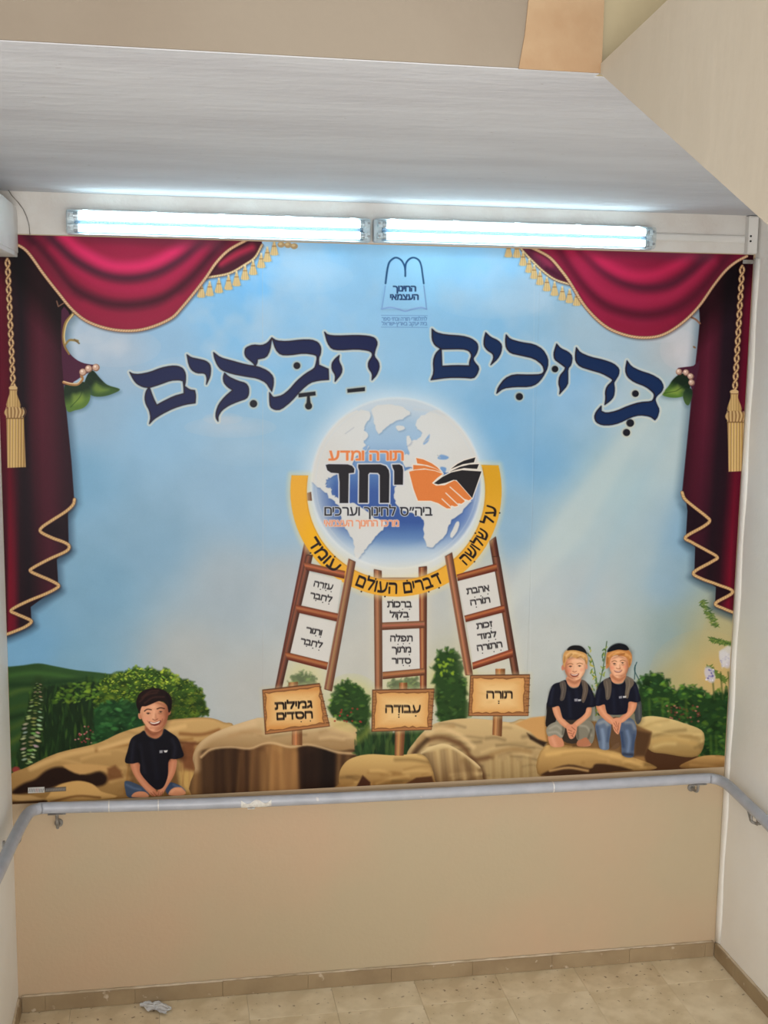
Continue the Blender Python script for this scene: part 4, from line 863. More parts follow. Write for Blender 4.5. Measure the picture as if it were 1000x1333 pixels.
def kid_a():
    K = lambda P: off(P, 120, 850, 5.5556)
    CR = lambda P, n=4: cr(K(P), n, True)
    SK, SH, DK = (216, 160, 128), (176, 112, 84), (122, 72, 54)
    shape([(x+3, y+2) for x, y in KID_A], (60, 40, 28), soft=5, a=.4)
    # shorts and knees
    shape(CR([(238,925),(300,935),(380,975),(410,1008),(390,1045),(268,1045),(240,990)]), (70, 84, 108)); shape(CR([(560,935),(605,942),(650,968),(672,1000),(650,1022),(560,1025),(530,985)]), (62, 76, 102))
    line(K([(250,950),(300,975),(350,985)]), 2.5, (104, 120, 146), soft=2, a=.7); line(K([(590,950),(640,968),(670,995)]), 2, (110, 124, 150), soft=2, a=.6)
    shape(CR([(290,1040),(300,1012),(340,998),(390,1005),(405,1040)]), (206, 146, 114)); shape(CR([(556,1024),(566,990),(600,970),(645,972),(678,1010),(640,1028)]), (206, 146, 114))
    line(K([(575,1000),(600,980),(640,985)]), 3, (226, 172, 140), soft=3, a=.7)
    # arms and joined hands
    for P, hi in (([(278,792),(345,795),(360,850),(392,915),(440,965),(470,1005),(462,1030),(430,1028),(375,975),(320,905),(290,850)], [(305,810),(325,875),(375,945),(430,1000)]),
                  ([(552,772),(608,765),(610,820),(590,885),(545,960),(505,1020),(480,1032),(468,1020),(480,980),(515,920),(542,850)], [(585,790),(570,860),(530,940),(495,1005)])):
        shape(CR(P), (186, 124, 96)); line(cr(K(hi), 4), 5, (212, 154, 124), soft=3.5, a=.8)
    for a_, b_ in (((440,1000),(462,1026)), ((424,1008),(444,1030)), ((484,1000),(478,1026)), ((496,1004),(492,1028)), ((508,1000),(504,1022))): line(K([a_, b_]), .7, (120, 70, 54), a=.8)
    # shirt
    shape(CR([(376,560),(345,578),(300,602),(275,635),(258,700),(238,785),(290,797),(343,792),(348,860),(395,925),(445,972),(480,985),(520,960),(548,880),(556,772),(610,764),(662,742),(648,690),(632,640),(610,605),(560,570),(520,548),(505,590),(465,618),(425,610),(395,590)]), (27, 26, 36))
    for P, c, w in (([(300,640),(290,720),(285,780)], (48,48,62), 4), ([(350,660),(360,760),(380,860)], (42,42,54), 5), ([(580,620),(600,680),(590,750)], (46,46,60), 4), ([(430,650),(450,760),(470,900)], (36,36,48), 6), ([(345,790),(335,700)], (12,12,18), 2), ([(556,770),(562,700)], (12,12,18), 2)): line(cr(K(P), 4), w, c, soft=3, a=.7)
    line(cr(K([(380,562),(400,598),(440,618),(480,616),(508,590),(520,552)]), 4), 1, (60, 60, 74), a=.7)
    shape(K([(487,702),(510,700),(510,720),(487,722)]), (190, 190, 196), a=.8); shape(K([(515,702),(548,700),(540,716),(525,718)]), (226, 226, 228), a=.95)
    # neck, ears, face
    shape(CR([(384,530),(388,570),(425,605),(465,614),(500,590),(512,540),(505,500),(400,500)]), (186, 126, 98)); line(cr(K([(395,548),(440,585),(500,555)]), 4), 4, (128, 78, 58), soft=3, a=.7)
    dab(*K([(346,455)])[0], 2.6, 4.6, -.2, (200, 138, 108)); dab(*K([(556,425)])[0], 2.6, 4.6, .1, (160, 102, 78))
    shape(CR([(346,420),(356,385),(410,360),(480,345),(535,370),(552,420),(545,475),(526,522),(492,558),(458,568),(420,556),(386,520),(362,480)]), lambda X, Y: lerpx(X, [(182, (222, 166, 134)), (200, (226, 170, 140)), (209, (206, 148, 118)), (220, (146, 92, 70))]))
    dab(*K([(395,478)])[0], 5, 4, 0, (230, 164, 140), a=.6, soft=3); dab(*K([(508,465)])[0], 4, 4, 0, (206, 138, 112), a=.6, soft=3)
    face_shade(K, 450, 455, 98, 108, 1, 1.1)
    line(cr(K([(450,415),(446,448),(440,470)]), 4), 2, (236, 186, 156), soft=1.5, a=.7)
    line(cr(K([(438,476),(455,484),(475,474)]), 4), 1.1, (140, 84, 66), a=.8)
    line(cr(K([(378,418),(400,404),(428,408)]), 4), 1.3, (66, 42, 36), a=.9); line(cr(K([(470,402),(495,394),(522,400)]), 4), 1.3, (60, 38, 32), a=.9)
    eye_(*K([(405,436)])[0], 1.05); eye_(*K([(496,424)])[0], 1.0)
    shape(CR([(410,494),(450,500),(498,484),(486,512),(455,524),(428,516)]), (120, 56, 50)); shape(CR([(418,497),(450,502),(490,489),(480,503),(450,511),(428,507)]), (240, 232, 226))
    line(cr(K([(400,488),(412,506),(432,524)]), 4), .8, (160, 100, 80), a=.6); line(cr(K([(508,474),(504,496),(486,518)]), 4), .8, (130, 76, 60), a=.6)
    # hair
    shape(CR([(322,385),(320,345),(336,300),(370,270),(430,254),(490,258),(540,280),(572,320),(576,370),(566,420),(552,425),(546,385),(520,352),(480,346),(430,366),(390,382),(360,385),(350,410),(342,436),(332,405)]), (40, 26, 26))
    for P in ([(345,350),(400,300),(470,285)], [(380,360),(440,320),(520,315)], [(360,320),(420,275),(480,270)]): line(cr(K(P), 4), 1.8, (84, 54, 46), soft=1.6, a=.7)
    line(cr(K([(540,300),(562,350),(560,400)]), 4), 3, (20, 12, 14), soft=2, a=.7)

def kid_b():
    K = lambda P: off(P, 690, 820, 5.5556)
    CR = lambda P, n=4: cr(K(P), n, True)
    shape([(x+2, y+2) for x, y in KID_B], (60, 44, 30), soft=5, a=.35)
    shape(CR([(125,520),(118,600),(112,690),(150,695),(190,640),(180,540)]), (40, 36, 38))
    shape(CR([(235,635),(350,640),(360,800),(240,800)]), (66, 58, 52))
    shape(CR([(128,750),(180,745),(228,780),(240,838),(150,838)]), (206, 146, 116)); shape(CR([(342,800),(390,770),(432,790),(436,838),(345,838)]), (184, 126, 98))
    line(K([(160,780),(180,830)]), 4, (228, 172, 144), soft=3, a=.7)
    shape(CR([(115,725),(130,690),(175,665),(235,660),(250,690),(245,745),(224,780),(180,755),(132,768)]), (150, 146, 134)); shape(CR([(335,680),(370,655),(425,652),(458,685),(468,745),(445,822),(405,775),(345,795),(328,740)]), (138, 134, 122))
    for P in ([(140,710),(190,690),(230,720)], [(135,740),(190,735),(225,765)], [(360,690),(410,700),(440,760)]): line(cr(K(P), 4), 2, (182, 178, 166), soft=2, a=.7)
    for P in ([(240,680),(235,750)], [(340,700),(345,780)], [(440,720),(420,780)]): line(K(P), 2, (84, 80, 70), soft=2, a=.7)
    for P, hi in (([(160,545),(212,545),(222,600),(252,650),(298,690),(288,715),(255,708),(205,665),(172,610)], [(182,570),(205,630),(255,680)]),
                  ([(392,565),(440,556),(438,610),(405,645),(350,690),(315,712),(290,700),(320,665),(370,620)], [(420,580),(395,630),(335,680)])):
        shape(CR(P), (206, 146, 114)); line(cr(K(hi), 4), 4, (234, 182, 152), soft=3, a=.7)
    shape(CR([(262,695),(300,680),(335,690),(335,730),(318,775),(290,786),(272,755)]), (214, 152, 124))
    for a_, b_ in (((275,720),(300,730)), ((276,740),(302,748)), ((300,700),(325,722)), ((296,760),(312,772)), ((318,735),(304,765))): line(K([a_, b_]), .7, (134, 80, 62), a=.8)
    shape(CR([(258,362),(220,376),(172,392),(145,430),(132,480),(125,545),(160,558),(205,548),(222,590),(240,640),(300,648),(350,640),(395,600),(410,560),(450,556),(478,542),(465,480),(442,425),(415,385),(370,362),(348,410),(310,420),(280,405)]), (28, 30, 46))
    for P, c, w in (([(165,420),(155,480),(150,530)], (48,52,74), 3), ([(280,450),(285,540),(290,620)], (42,46,66), 4), ([(430,440),(445,490),(440,535)], (46,50,70), 3), ([(330,430),(345,520)], (40,42,62), 4)): line(cr(K(P), 4), w, c, soft=2.5, a=.7)
    shape(CR([(212,382),(250,368),(262,420),(245,500),(215,505),(222,440)]), (96, 88, 84)); shape(CR([(368,362),(410,378),(418,440),(390,522),(370,505),(380,430)]), (104, 92, 84))
    line(K([(232,385),(238,430),(228,490)]), 1, (138, 128, 120), a=.6); line(K([(392,380),(398,440),(382,500)]), 1, (142, 128, 118), a=.6)
    shape(K([(318,496),(342,494),(342,514),(320,515)]), (186, 186, 196), a=.8); shape(K([(344,500),(368,499),(366,512),(346,514)]), (220, 220, 226), a=.9)
    shape(CR([(268,335),(268,385),(300,412),(335,412),(358,390),(362,335)]), (214, 156, 126)); line(cr(K([(275,358),(320,380),(358,358)]), 4), 3, (160, 104, 80), soft=2.5, a=.7)
    dab(*K([(238,272)])[0], 2.2, 4, .1, (206, 138, 112)); dab(*K([(407,265)])[0], 2, 3.8, -.1, (206, 142, 118))
    shape(CR([(245,250),(258,215),(300,195),(355,195),(395,222),(402,262),(392,308),(362,348),(322,362),(282,348),(256,308)]), lambda X, Y: lerpx(X, [(735, (204, 140, 112)), (745, (232, 182, 152)), (756, (238, 194, 164)), (763, (222, 172, 142))]))
    dab(*K([(278,292)])[0], 3.4, 2.8, 0, (226, 140, 120), a=.6, soft=2.5); dab(*K([(372,286)])[0], 3, 2.8, 0, (230, 156, 134), a=.6, soft=2.5)
    face_shade(K, 325, 275, 76, 84, -1, .85)
    line(K([(322,262),(318,288)]), 1.8, (246, 206, 178), soft=1.3, a=.7); line(cr(K([(306,298),(320,303),(334,297)]), 3), .9, (160, 96, 76), a=.8)
    line(cr(K([(270,248),(290,240),(308,246)]), 3), 1, (150, 104, 70), a=.8); line(cr(K([(338,244),(358,238),(378,244)]), 3), 1, (150, 104, 70), a=.8)
    eye_(*K([(290,264)])[0], .85, (60, 46, 44)); eye_(*K([(356,260)])[0], .85, (60, 46, 44))
    shape(CR([(288,314),(320,320),(352,312),(342,332),(320,338),(300,332)]), (140, 70, 62)); shape(CR([(294,317),(320,322),(346,315),(336,325),(320,328),(304,325)]), (244, 236, 230))
    shape(CR([(240,255),(236,205),(244,165),(275,140),(330,135),(385,155),(414,195),(412,250),(400,240),(392,214),(360,196),(335,205),(300,192),(270,205),(255,235),(250,268)]), (206, 160, 106))
    for P in ([(255,190),(290,160),(330,165)], [(290,190),(320,165),(360,175)], [(350,190),(380,180),(402,210)]): line(cr(K(P), 4), 1.6, (236, 202, 150), soft=1.4, a=.8)
    for P in ([(245,230),(250,190)], [(275,200),(300,175)], [(405,240),(395,200)], [(340,200),(365,190)]): line(K(P), 1.2, (140, 98, 60), soft=1, a=.7)
    shape(CR([(266,146),(285,122),(320,111),(365,115),(395,138),(410,172),(385,160),(335,146),(295,144)]), (34, 34, 38))

def kid_c():
    K = lambda P: off(P, 690, 820, 5.5556)
    CR = lambda P, n=4: cr(K(P), n, True)
    shape([(x+2, y+2) for x, y in KID_C], (60, 44, 30), soft=5, a=.3)
    shape(CR([(765,525),(800,515),(808,590),(800,655),(772,678),(755,620)]), (78, 80, 84)); line(K([(785,540),(790,640)]), 2, (116, 118, 120), soft=2, a=.7)
    shape(CR([(578,640),(650,640),(660,790),(640,850),(590,850),(570,720)]), (110, 84, 62))
    jl = [(472,690),(495,645),(545,640),(580,665),(584,720),(570,800),(566,862),(505,855),(488,790),(476,740)]; jr = [(636,690),(668,642),(720,635),(755,665),(770,740),(752,820),(745,915),(668,905),(658,820),(648,750)]
    shape(CR(jl), (108, 122, 146)); shape(CR(jr), (92, 106, 132))
    for P, c, w in (([(500,670),(540,660),(565,690)], (166,172,176), 4), ([(520,720),(530,790),(530,850)], (146,166,196), 4), ([(484,700),(496,790)], (66,82,112), 3), ([(570,700),(560,800)], (70,86,116), 3), ([(690,665),(735,670),(755,710)], (150,156,164), 4), ([(700,730),(715,800),(705,880)], (130,150,182), 4), ([(660,740),(672,840)], (50,66,98), 3), ([(750,760),(742,860)], (64,80,112), 3), ([(672,895),(742,900)], (44,48,62), 3)): line(cr(K(P), 4), w, c, soft=2.5, a=.7)
    for P, hi in (([(478,540),(534,532),(548,580),(590,628),(625,655),(608,685),(570,672),(520,630),(490,590)], [(505,560),(540,610),(595,660)]),
                  ([(712,520),(768,514),(762,570),(725,620),(675,662),(640,672),(632,645),(675,605),(700,560)], [(742,540),(725,590),(665,650)])):
        shape(CR(P), (208, 144, 112)); line(cr(K(hi), 4), 4, (238, 182, 150), soft=3, a=.7)
    shape(CR([(596,645),(640,632),(658,655),(652,700),(638,750),(618,742),(598,705)]), (222, 160, 130))
    for a_, b_ in (((604,670),(622,700)), ((618,660),(632,700)), ((606,700),(622,730)), ((640,670),(636,720)), ((628,710),(634,742))): line(K([a_, b_]), .7, (140, 84, 64), a=.8)
    shape(CR([(585,340),(560,350),(520,372),(492,405),(474,460),(464,530),(492,548),(536,536),(548,575),(562,605),(620,612),(690,602),(706,560),(714,516),(770,522),(798,505),(788,450),(770,390),(735,355),(695,335),(672,380),(635,392),(600,378)]), (29, 31, 48))
    for P, c, w in (([(500,430),(492,480),(485,530)], (50,54,76), 3), ([(600,430),(605,520),(610,590)], (42,46,66), 4), ([(755,410),(770,460),(772,505)], (50,54,74), 3), ([(650,420),(660,540)], (38,42,60), 4)): line(cr(K(P), 4), w, c, soft=2.5, a=.7)
    shape(CR([(528,368),(575,348),(588,410),(575,490),(548,500),(540,430)]), (108, 98, 90)); shape(CR([(683,334),(745,355),(748,390),(722,430),(706,492),(684,474),(690,400)]), (116, 106, 96))
    line(K([(552,370),(560,420),(556,480)]), 1, (150, 138, 126), a=.6); line(K([(715,360),(718,400),(700,460)]), 1, (152, 140, 128), a=.6)
    shape(K([(640,478),(662,474),(664,492),(642,494)]), (186, 186, 196), a=.8); shape(K([(668,476),(694,474),(692,488),(670,490)]), (224, 224, 228), a=.9)
    shape(CR([(586,310),(584,358),(605,382),(640,386),(672,372),(688,315)]), (216, 158, 126)); line(cr(K([(595,335),(640,362),(684,335)]), 4), 3, (164, 106, 80), soft=2.5, a=.7)
    dab(*K([(556,262)])[0], 1.8, 3.8, .1, (208, 140, 110))
    shape(CR([(568,235),(582,200),(625,182),(685,190),(708,225),(706,278),(688,322),(650,345),(612,335),(582,300)]), lambda X, Y: lerpx(X, [(792, (224, 164, 134)), (802, (238, 190, 160)), (812, (232, 182, 150)), (818, (200, 142, 112))]))
    dab(*K([(592,272)])[0], 3.2, 2.8, 0, (230, 148, 124), a=.6, soft=2.5); dab(*K([(684,264)])[0], 3, 2.8, 0, (228, 146, 122), a=.6, soft=2.5)
    face_shade(K, 640, 265, 70, 80, 1, .85)
    line(K([(638,240),(636,266)]), 1.8, (248, 206, 178), soft=1.3, a=.7); line(cr(K([(622,274),(637,280),(651,273)]), 3), .9, (162, 98, 76), a=.8)
    line(cr(K([(590,228),(608,220),(624,226)]), 3), 1, (140, 92, 62), a=.8); line(cr(K([(650,222),(668,216),(686,222)]), 3), 1, (140, 92, 62), a=.8)
    eye_(*K([(608,243)])[0], .85, (58, 44, 42)); eye_(*K([(667,237)])[0], .85, (58, 44, 42))
    shape(CR([(604,290),(635,296),(664,286),(654,302),(636,307),(616,303)]), (142, 70, 62)); shape(CR([(608,292.5),(635,298),(660,289.5),(648,299),(635,302),(620,299)]), (240, 230, 222), soft=.6)
    shape(CR([(550,255),(548,200),(558,160),(600,140),(670,132),(718,150),(738,200),(730,250),(712,272),(706,225),(690,196),(655,186),(620,180),(592,192),(578,215),(572,255),(560,275)]), (196, 136, 84))
    for P in ([(565,190),(600,160),(640,160)], [(600,180),(650,155),(700,175)], [(690,180),(720,190),(725,235)]): line(cr(K(P), 4), 1.6, (230, 182, 122), soft=1.4, a=.8)
    for P in ([(558,240),(560,200)], [(640,182),(680,170)], [(720,250),(722,210)]): line(K(P), 1.2, (130, 82, 46), soft=1, a=.7)
    shape(CR([(558,158),(575,125),(610,102),(650,96),(692,108),(714,138),(690,146),(640,140),(600,148)]), (30, 34, 42))

def emblem():
    K = lambda P: off(P, 480, 325, 10)
    lt, dk = (112, 150, 204), (44, 84, 128)
    line(cr(K([(215,470),(195,620),(172,760)]), 4), 1.2, lt, a=.85); line(cr(K([(716,470),(735,620),(752,772)]), 4), 1.4, lt, a=.9)
    line(cr(K([(165,772),(280,752),(390,775),(475,802),(560,778),(680,756),(755,775)]), 4), 1.8, (122, 156, 212), a=.8)
    line(cr(K([(175,760),(280,742),(390,765),(475,795),(560,765),(680,745),(748,760)]), 4), .7, (150, 180, 222), a=.8)
    line(cr(K([(218,440),(232,330),(248,230),(275,155),(345,105),(415,130),(460,200),(474,270),(475,345)]), 5), 2.2, dk)
    line(cr(K([(474,260),(485,180),(530,122),(590,105),(655,140),(685,220),(702,340),(716,440)]), 5), 2.2, dk)
    word('החינוך', 526.5, 375.8, 29.5, 6.8, (32, 56, 100), bold=.35); word('העצמאי', 526.3, 386.8, 36.5, 6.8, (32, 56, 100), bold=.35)
    line(K([(165,855),(765,860)]), .7, (96, 134, 188), a=.8); line(K([(165,1008),(765,1012)]), .7, (96, 134, 188), a=.8)
    word('לתלמודי תורה ובתי ספר', 526.5, 415.3, 59, 4.2, (64, 96, 156), bold=-.05); word('בית יעקב בארץ-ישראל', 526.5, 421.4, 59, 4.2, (64, 96, 156), bold=-.05)

def paint_print():
    paint_sky()
    land()
    emblem()
    drapes()
    globe()
    for L in (LADDER_L, LADDER_M, LADDER_R):
        P = [L['front'][0], L['back'][0], L['back'][-1], L['back'][2], L['front'][1]]
        shape([L['back'][0], L['back'][-1], L['back'][2], L['front'][2], L['front'][1], L['front'][0]], (214, 206, 180), soft=9, grow=4, a=.35)
    ladder(LADDER_M, True)
    wood(LADDER_L['back'], (124, 72, 54), (64, 34, 30)); wood(LADDER_R['back'], (124, 72, 54), (64, 34, 30))
    wood([(400, 642), (400.5, 651.5), (406, 651.5), (405, 640.5)], (110, 66, 50), (84, 48, 38)); wood([(629, 609), (629.6, 618), (632, 618), (631.6, 608)], (110, 60, 44), (90, 48, 36))
    ribbon()
    for L in (LADDER_L, LADDER_R):
        for c in L['cards']: shape(c, (206, 204, 200))
    wood([(399, 722), (358, 897), (366.6, 897), (407.5, 722)], (130, 84, 62), (72, 46, 38)); wood([(641, 724), (667, 878), (675.8, 878), (650, 724)], (130, 84, 62), (72, 46, 38))
    for L in (LADDER_L, LADDER_R):
        for r in L['rungs']: wood(r, (172, 104, 70), (96, 46, 32))
        wood(L['front'], (168, 116, 86), (96, 64, 50))
        a, b, c, d = L['front']; line([a, b], .8, (200, 150, 120), a=.5)
    ribbon_text()
    cards_text()
    board(SIGN_L['q'], SIGN_L['p'], SIGN_L['post'], SIGN_L['stub'], 51)
    board(SIGN_M['q'], SIGN_M['p'], SIGN_M['post'], SIGN_M['stub'], 52)
    board(SIGN_R['q'], SIGN_R['p'], SIGN_R['post'], SIGN_R['stub'], 53)
    T = (30, 22, 20); s = math.radians(-3)
    word('גמילות', 382, 917.5, 49, 8.2, T, rot=s, bold=-.05, serif=1.15, gap=.03); word('חסדים', 383.5, 931, 47, 8.2, T, rot=s, bold=-.05, serif=1.15, gap=.03); nikud([(404, 938), (392, 939)])
    word('עבודה', 524.5, 922.5, 46, 9, T, bold=-.15, serif=1.15, gap=.03); nikud([(541, 931.5), (519, 930), (519, 933)], r=1)
    word('תורה', 650, 904, 34, 8.6, T, bold=-.15, serif=1.1, gap=.03); nikud([(649, 912.5), (649, 915)], r=1)
    kid_a(); kid_b(); kid_c()
    for K_ in (KID_A, KID_B, KID_C):      # the photographs of the children are a touch warmer and deeper than the painting
        sl = box(min(p[0] for p in K_), min(p[1] for p in K_), max(p[0] for p in K_), max(p[1] for p in K_))
        mk = mask(cr(K_, 3, True), soft=1)[sl][..., None]; c_ = CAN[sl]
        CAN[sl] = c_+((c_**1.1)*np.array([.99, .985, .965], np.float32)-c_)*mk
    logo()
    title()
    # very fine print grain
    g = np.random.RandomState(1).normal(0, .006, CAN.shape[:2]).astype(np.float32)
    CAN[:] = np.clip(CAN-.035*(1-CAN)**2+g[..., None], 0, 1)

# ---------------------------------------------------------------- materials
def srgb(c):
    return tuple(((v/255)/12.92 if v/255 <= .04045 else ((v/255+.055)/1.055)**2.4) for v in c)+(1,)

def mat(name, c, rough=.7, c2=None, nscale=3.0, bump=0.0, bscale=40.0, metal=0.0, stretch=(1, 1, 1), spec=.3, emit=None, lo=.4, hi=.62, spots=None):
    """procedural paint: base colour with soft blotches (c -> c2), fine relief"""
    M = bpy.data.materials.new(name); M.use_nodes = True; nt = M.node_tree; N, Lk = nt.nodes, nt.links
    b = N['Principled BSDF']; b.inputs['Roughness'].default_value = rough; b.inputs['Metallic'].default_value = metal
    b.inputs['Specular IOR Level'].default_value = spec; b.inputs['Base Color'].default_value = srgb(c)
    tc = N.new('ShaderNodeTexCoord'); mp = N.new('ShaderNodeMapping'); Lk.new(tc.outputs['Object'], mp.inputs[0]); mp.inputs['Scale'].default_value = stretch
    if c2:
        n = N.new('ShaderNodeTexNoise'); n.inputs['Scale'].default_value = nscale; n.inputs['Detail'].default_value = 5; Lk.new(mp.outputs[0], n.inputs[0])
        r = N.new('ShaderNodeValToRGB'); r.color_ramp.elements[0].position = lo; r.color_ramp.elements[1].position = hi
        r.color_ramp.elements[0].color = srgb(c); r.color_ramp.elements[1].color = srgb(c2)
        Lk.new(n.outputs[0], r.inputs[0]); src = r.outputs[0]
        if spots:
            sc, sw, scol = spots
            n2 = N.new('ShaderNodeTexNoise'); n2.inputs['Scale'].default_value = sc; n2.inputs['Detail'].default_value = 3; Lk.new(mp.outputs[0], n2.inputs[0])
            r2 = N.new('ShaderNodeValToRGB'); r2.color_ramp.elements[0].position = sw; r2.color_ramp.elements[1].position = sw+.06
            r2.color_ramp.elements[0].color = (0, 0, 0, 1); r2.color_ramp.elements[1].color = (1, 1, 1, 1); Lk.new(n2.outputs[0], r2.inputs[0])
            mx = N.new('ShaderNodeMixRGB'); Lk.new(r2.outputs[0], mx.inputs[0]); Lk.new(src, mx.inputs[1]); mx.inputs[2].default_value = srgb(scol); src = mx.outputs[0]
        Lk.new(src, b.inputs['Base Color'])
    if bump:
        n = N.new('ShaderNodeTexNoise'); n.inputs['Scale'].default_value = bscale; n.inputs['Detail'].default_value = 6; Lk.new(mp.outputs[0], n.inputs[0])
        bp = N.new('ShaderNodeBump'); bp.inputs['Strength'].default_value = bump; bp.inputs['Distance'].default_value = .01
        Lk.new(n.outputs[0], bp.inputs['Height']); Lk.new(bp.outputs[0], b.inputs['Normal'])
    if emit:
        b.inputs['Emission Color'].default_value = srgb(emit[0]); b.inputs['Emission Strength'].default_value = emit[1]
    return M

M_TAN = mat('tan_wall_paint', (192, 166, 138), .55, (184, 168, 140), 1.1, .12, 60, spec=.25, spots=(5, .72, (200, 176, 156)))
M_GREY = mat('grey_beige_wall_paint', (238, 236, 231), .6, (230, 226, 219), 1.4, .12, 50, spec=.2)
M_WHITE = mat('off_white_plaster', (206, 203, 198), .7, (198, 192, 186), 6, .25, 60)
M_CEIL = mat('rough_ceiling_plaster', (194, 196, 201), .85, (184, 185, 190), 2.2, .45, 16, stretch=(.5, 1.5, 1), spots=(70, .73, (130, 122, 116)))
M_BEAM = mat('tan_beam_paint', (132, 122, 108), .7, (126, 115, 101), 2, .1, 40)
M_PEACH = mat('peach_patch_paint', (162, 138, 108), .7, (150, 122, 92), 7, .2, 30)
M_KHAKI = mat('khaki_recess_paint', (176, 164, 134), .7, (168, 156, 126), 3, .1, 30)
M_SOFFIT = mat('beige_flight_paint', (186, 178, 164), .7, (180, 171, 156), 2.5, .25, 14, stretch=(1, 1, .4))
M_FLOOR = mat('floor_screed', (160, 144, 118), .9)
M_TILE = mat('beige_terrazzo_tile', (226, 210, 180), .45, (208, 190, 156), 9, .08, 80, spec=.4, spots=(38, .66, (150, 130, 104)))
M_TILE2 = mat('paler_terrazzo_tile', (229, 214, 185), .45, (211, 194, 162), 7, .08, 80, spec=.4, spots=(30, .66, (156, 138, 112)))
M_TILE3 = mat('darker_terrazzo_tile', (223, 206, 175), .45, (204, 185, 152), 8, .08, 80, spec=.4, spots=(34, .64, (142, 122, 98)))
M_BASE = mat('skirting_tile', (158, 138, 108), .5, (144, 124, 96), 6, .1, 50, spots=(24, .66, (188, 172, 150)))
M_BASETOP = mat('skirting_plaster_bead', (206, 190, 166), .8, (180, 162, 134), 8, .3, 60)
M_RAIL = mat('grey_enamel_rail', (174, 177, 186), .35, (164, 167, 176), 12, .1, 90, spec=.5, spots=(26, .72, (200, 198, 196)))
M_STEEL = mat('worn_bracket_steel', (150, 148, 144), .45, (120, 114, 106), 30, .1, 80, metal=.3)
M_PEEL = mat('peeled_paint', (222, 220, 214), .7, (204, 198, 190), 60, .3, 120)
M_PVC = mat('white_pvc', (214, 212, 208), .45, (204, 202, 198), 4, spec=.4)
M_PVCD = mat('hole_shade_black', (30, 28, 28), .6)
M_HOUS = mat('lamp_housing_plastic', (190, 196, 200), .4, spec=.4)
M_REFL = mat('white_reflector', (66, 90, 110), .35, spec=.4)
M_TUBE = mat('lit_fluorescent_tube', (240, 250, 252), .4, emit=((222, 248, 255), TUBE_POWER))
M_CAPM = mat('tube_end_metal', (150, 154, 158), .3, metal=.6)
M_PAPER = mat('crumpled_white_paper', (206, 208, 210), .8, (190, 192, 196), 20, .2, 60)

def cover_mat():
    M = bpy.data.materials.new('clear_ribbed_cover'); M.use_nodes = True; nt = M.node_tree; N, Lk = nt.nodes, nt.links
    N.remove(N['Principled BSDF']); out = N['Material Output']
    t = N.new('ShaderNodeBsdfTransparent'); t.inputs[0].default_value = (.93, .97, .98, 1)
    g = N.new('ShaderNodeBsdfGlossy'); g.inputs['Roughness'].default_value = .18; g.inputs[0].default_value = (.9, .95, .97, 1)
    d = N.new('ShaderNodeBsdfTranslucent'); d.inputs[0].default_value = (.85, .93, .96, 1)
    mx = N.new('ShaderNodeMixShader'); mx.inputs[0].default_value = .04; Lk.new(t.outputs[0], mx.inputs[1]); Lk.new(d.outputs[0], mx.inputs[2])
    m2 = N.new('ShaderNodeMixShader'); m2.inputs[0].default_value = .07; Lk.new(mx.outputs[0], m2.inputs[1]); Lk.new(g.outputs[0], m2.inputs[2])
    Lk.new(m2.outputs[0], out.inputs[0]); return M
M_COVER = cover_mat()

# ---------------------------------------------------------------- mesh helpers
def add_box(bm, x0, y0, z0, x1, y1, z1, bev=0.0, seg=1):
    vs = [bm.verts.new((x, y, z)) for x in (x0, x1) for y in (y0, y1) for z in (z0, z1)]
    F = [(0, 1, 3, 2), (4, 6, 7, 5), (0, 4, 5, 1), (2, 3, 7, 6), (0, 2, 6, 4), (1, 5, 7, 3)]
    fs = [bm.faces.new([vs[i] for i in f]) for f in F]
    if bev:
        es = list({e for f in fs for e in f.edges})
        bmesh.ops.bevel(bm, geom=es, offset=bev, segments=seg, affect='EDGES', profile=.6)
    return bm

def add_tube(bm, pts, r, n=12, caps=True):
    P = [Vector(p) for p in pts]; rings = []
    up = Vector((0, 0, 1))
    for i, p in enumerate(P):
        d = (P[min(i+1, len(P)-1)]-P[max(i-1, 0)]).normalized()
        a = d.cross(up)
        if a.length < .1: a = d.cross(Vector((0, 1, 0)))
        a.normalize(); b = a.cross(d)
        rr = r[i] if isinstance(r, (list, tuple)) else r
        rings.append([bm.verts.new(p+a*math.cos(2*math.pi*k/n)*rr+b*math.sin(2*math.pi*k/n)*rr) for k in range(n)])
    for A, B in zip(rings, rings[1:]):
        for k in range(n): bm.faces.new((A[k], A[(k+1) % n], B[(k+1) % n], B[k]))
    if caps: bm.faces.new(rings[0][::-1]); bm.faces.new(rings[-1])
    return bm

def add_prism(bm, prof, axis, a0, a1):
    """closed 2-D profile (u, v) swept along axis 'X' (u=y, v=z)"""
    def P(u, v, a): return (a, u, v) if axis == 'X' else (u, a, v)
    A = [bm.verts.new(P(u, v, a0)) for u, v in prof]; B = [bm.verts.new(P(u, v, a1)) for u, v in prof]
    n = len(prof)
    for k in range(n): bm.faces.new((A[k], A[(k+1) % n], B[(k+1) % n], B[k]))
    bm.faces.new(A[::-1]); bm.faces.new(B); return bm

def obj(name, bm, m, parent=None, smooth=False, label=None):
    bmesh.ops.recalc_face_normals(bm, faces=bm.faces)
    me = bpy.data.meshes.new(name); bm.to_mesh(me); bm.free()
    if smooth:
        for p in me.polygons: p.use_smooth = True
    me.materials.append(m)
    o = bpy.data.objects.new(name, me); col.objects.link(o)
    if parent: o.parent = parent
    if label: o['label'] = label
    return o

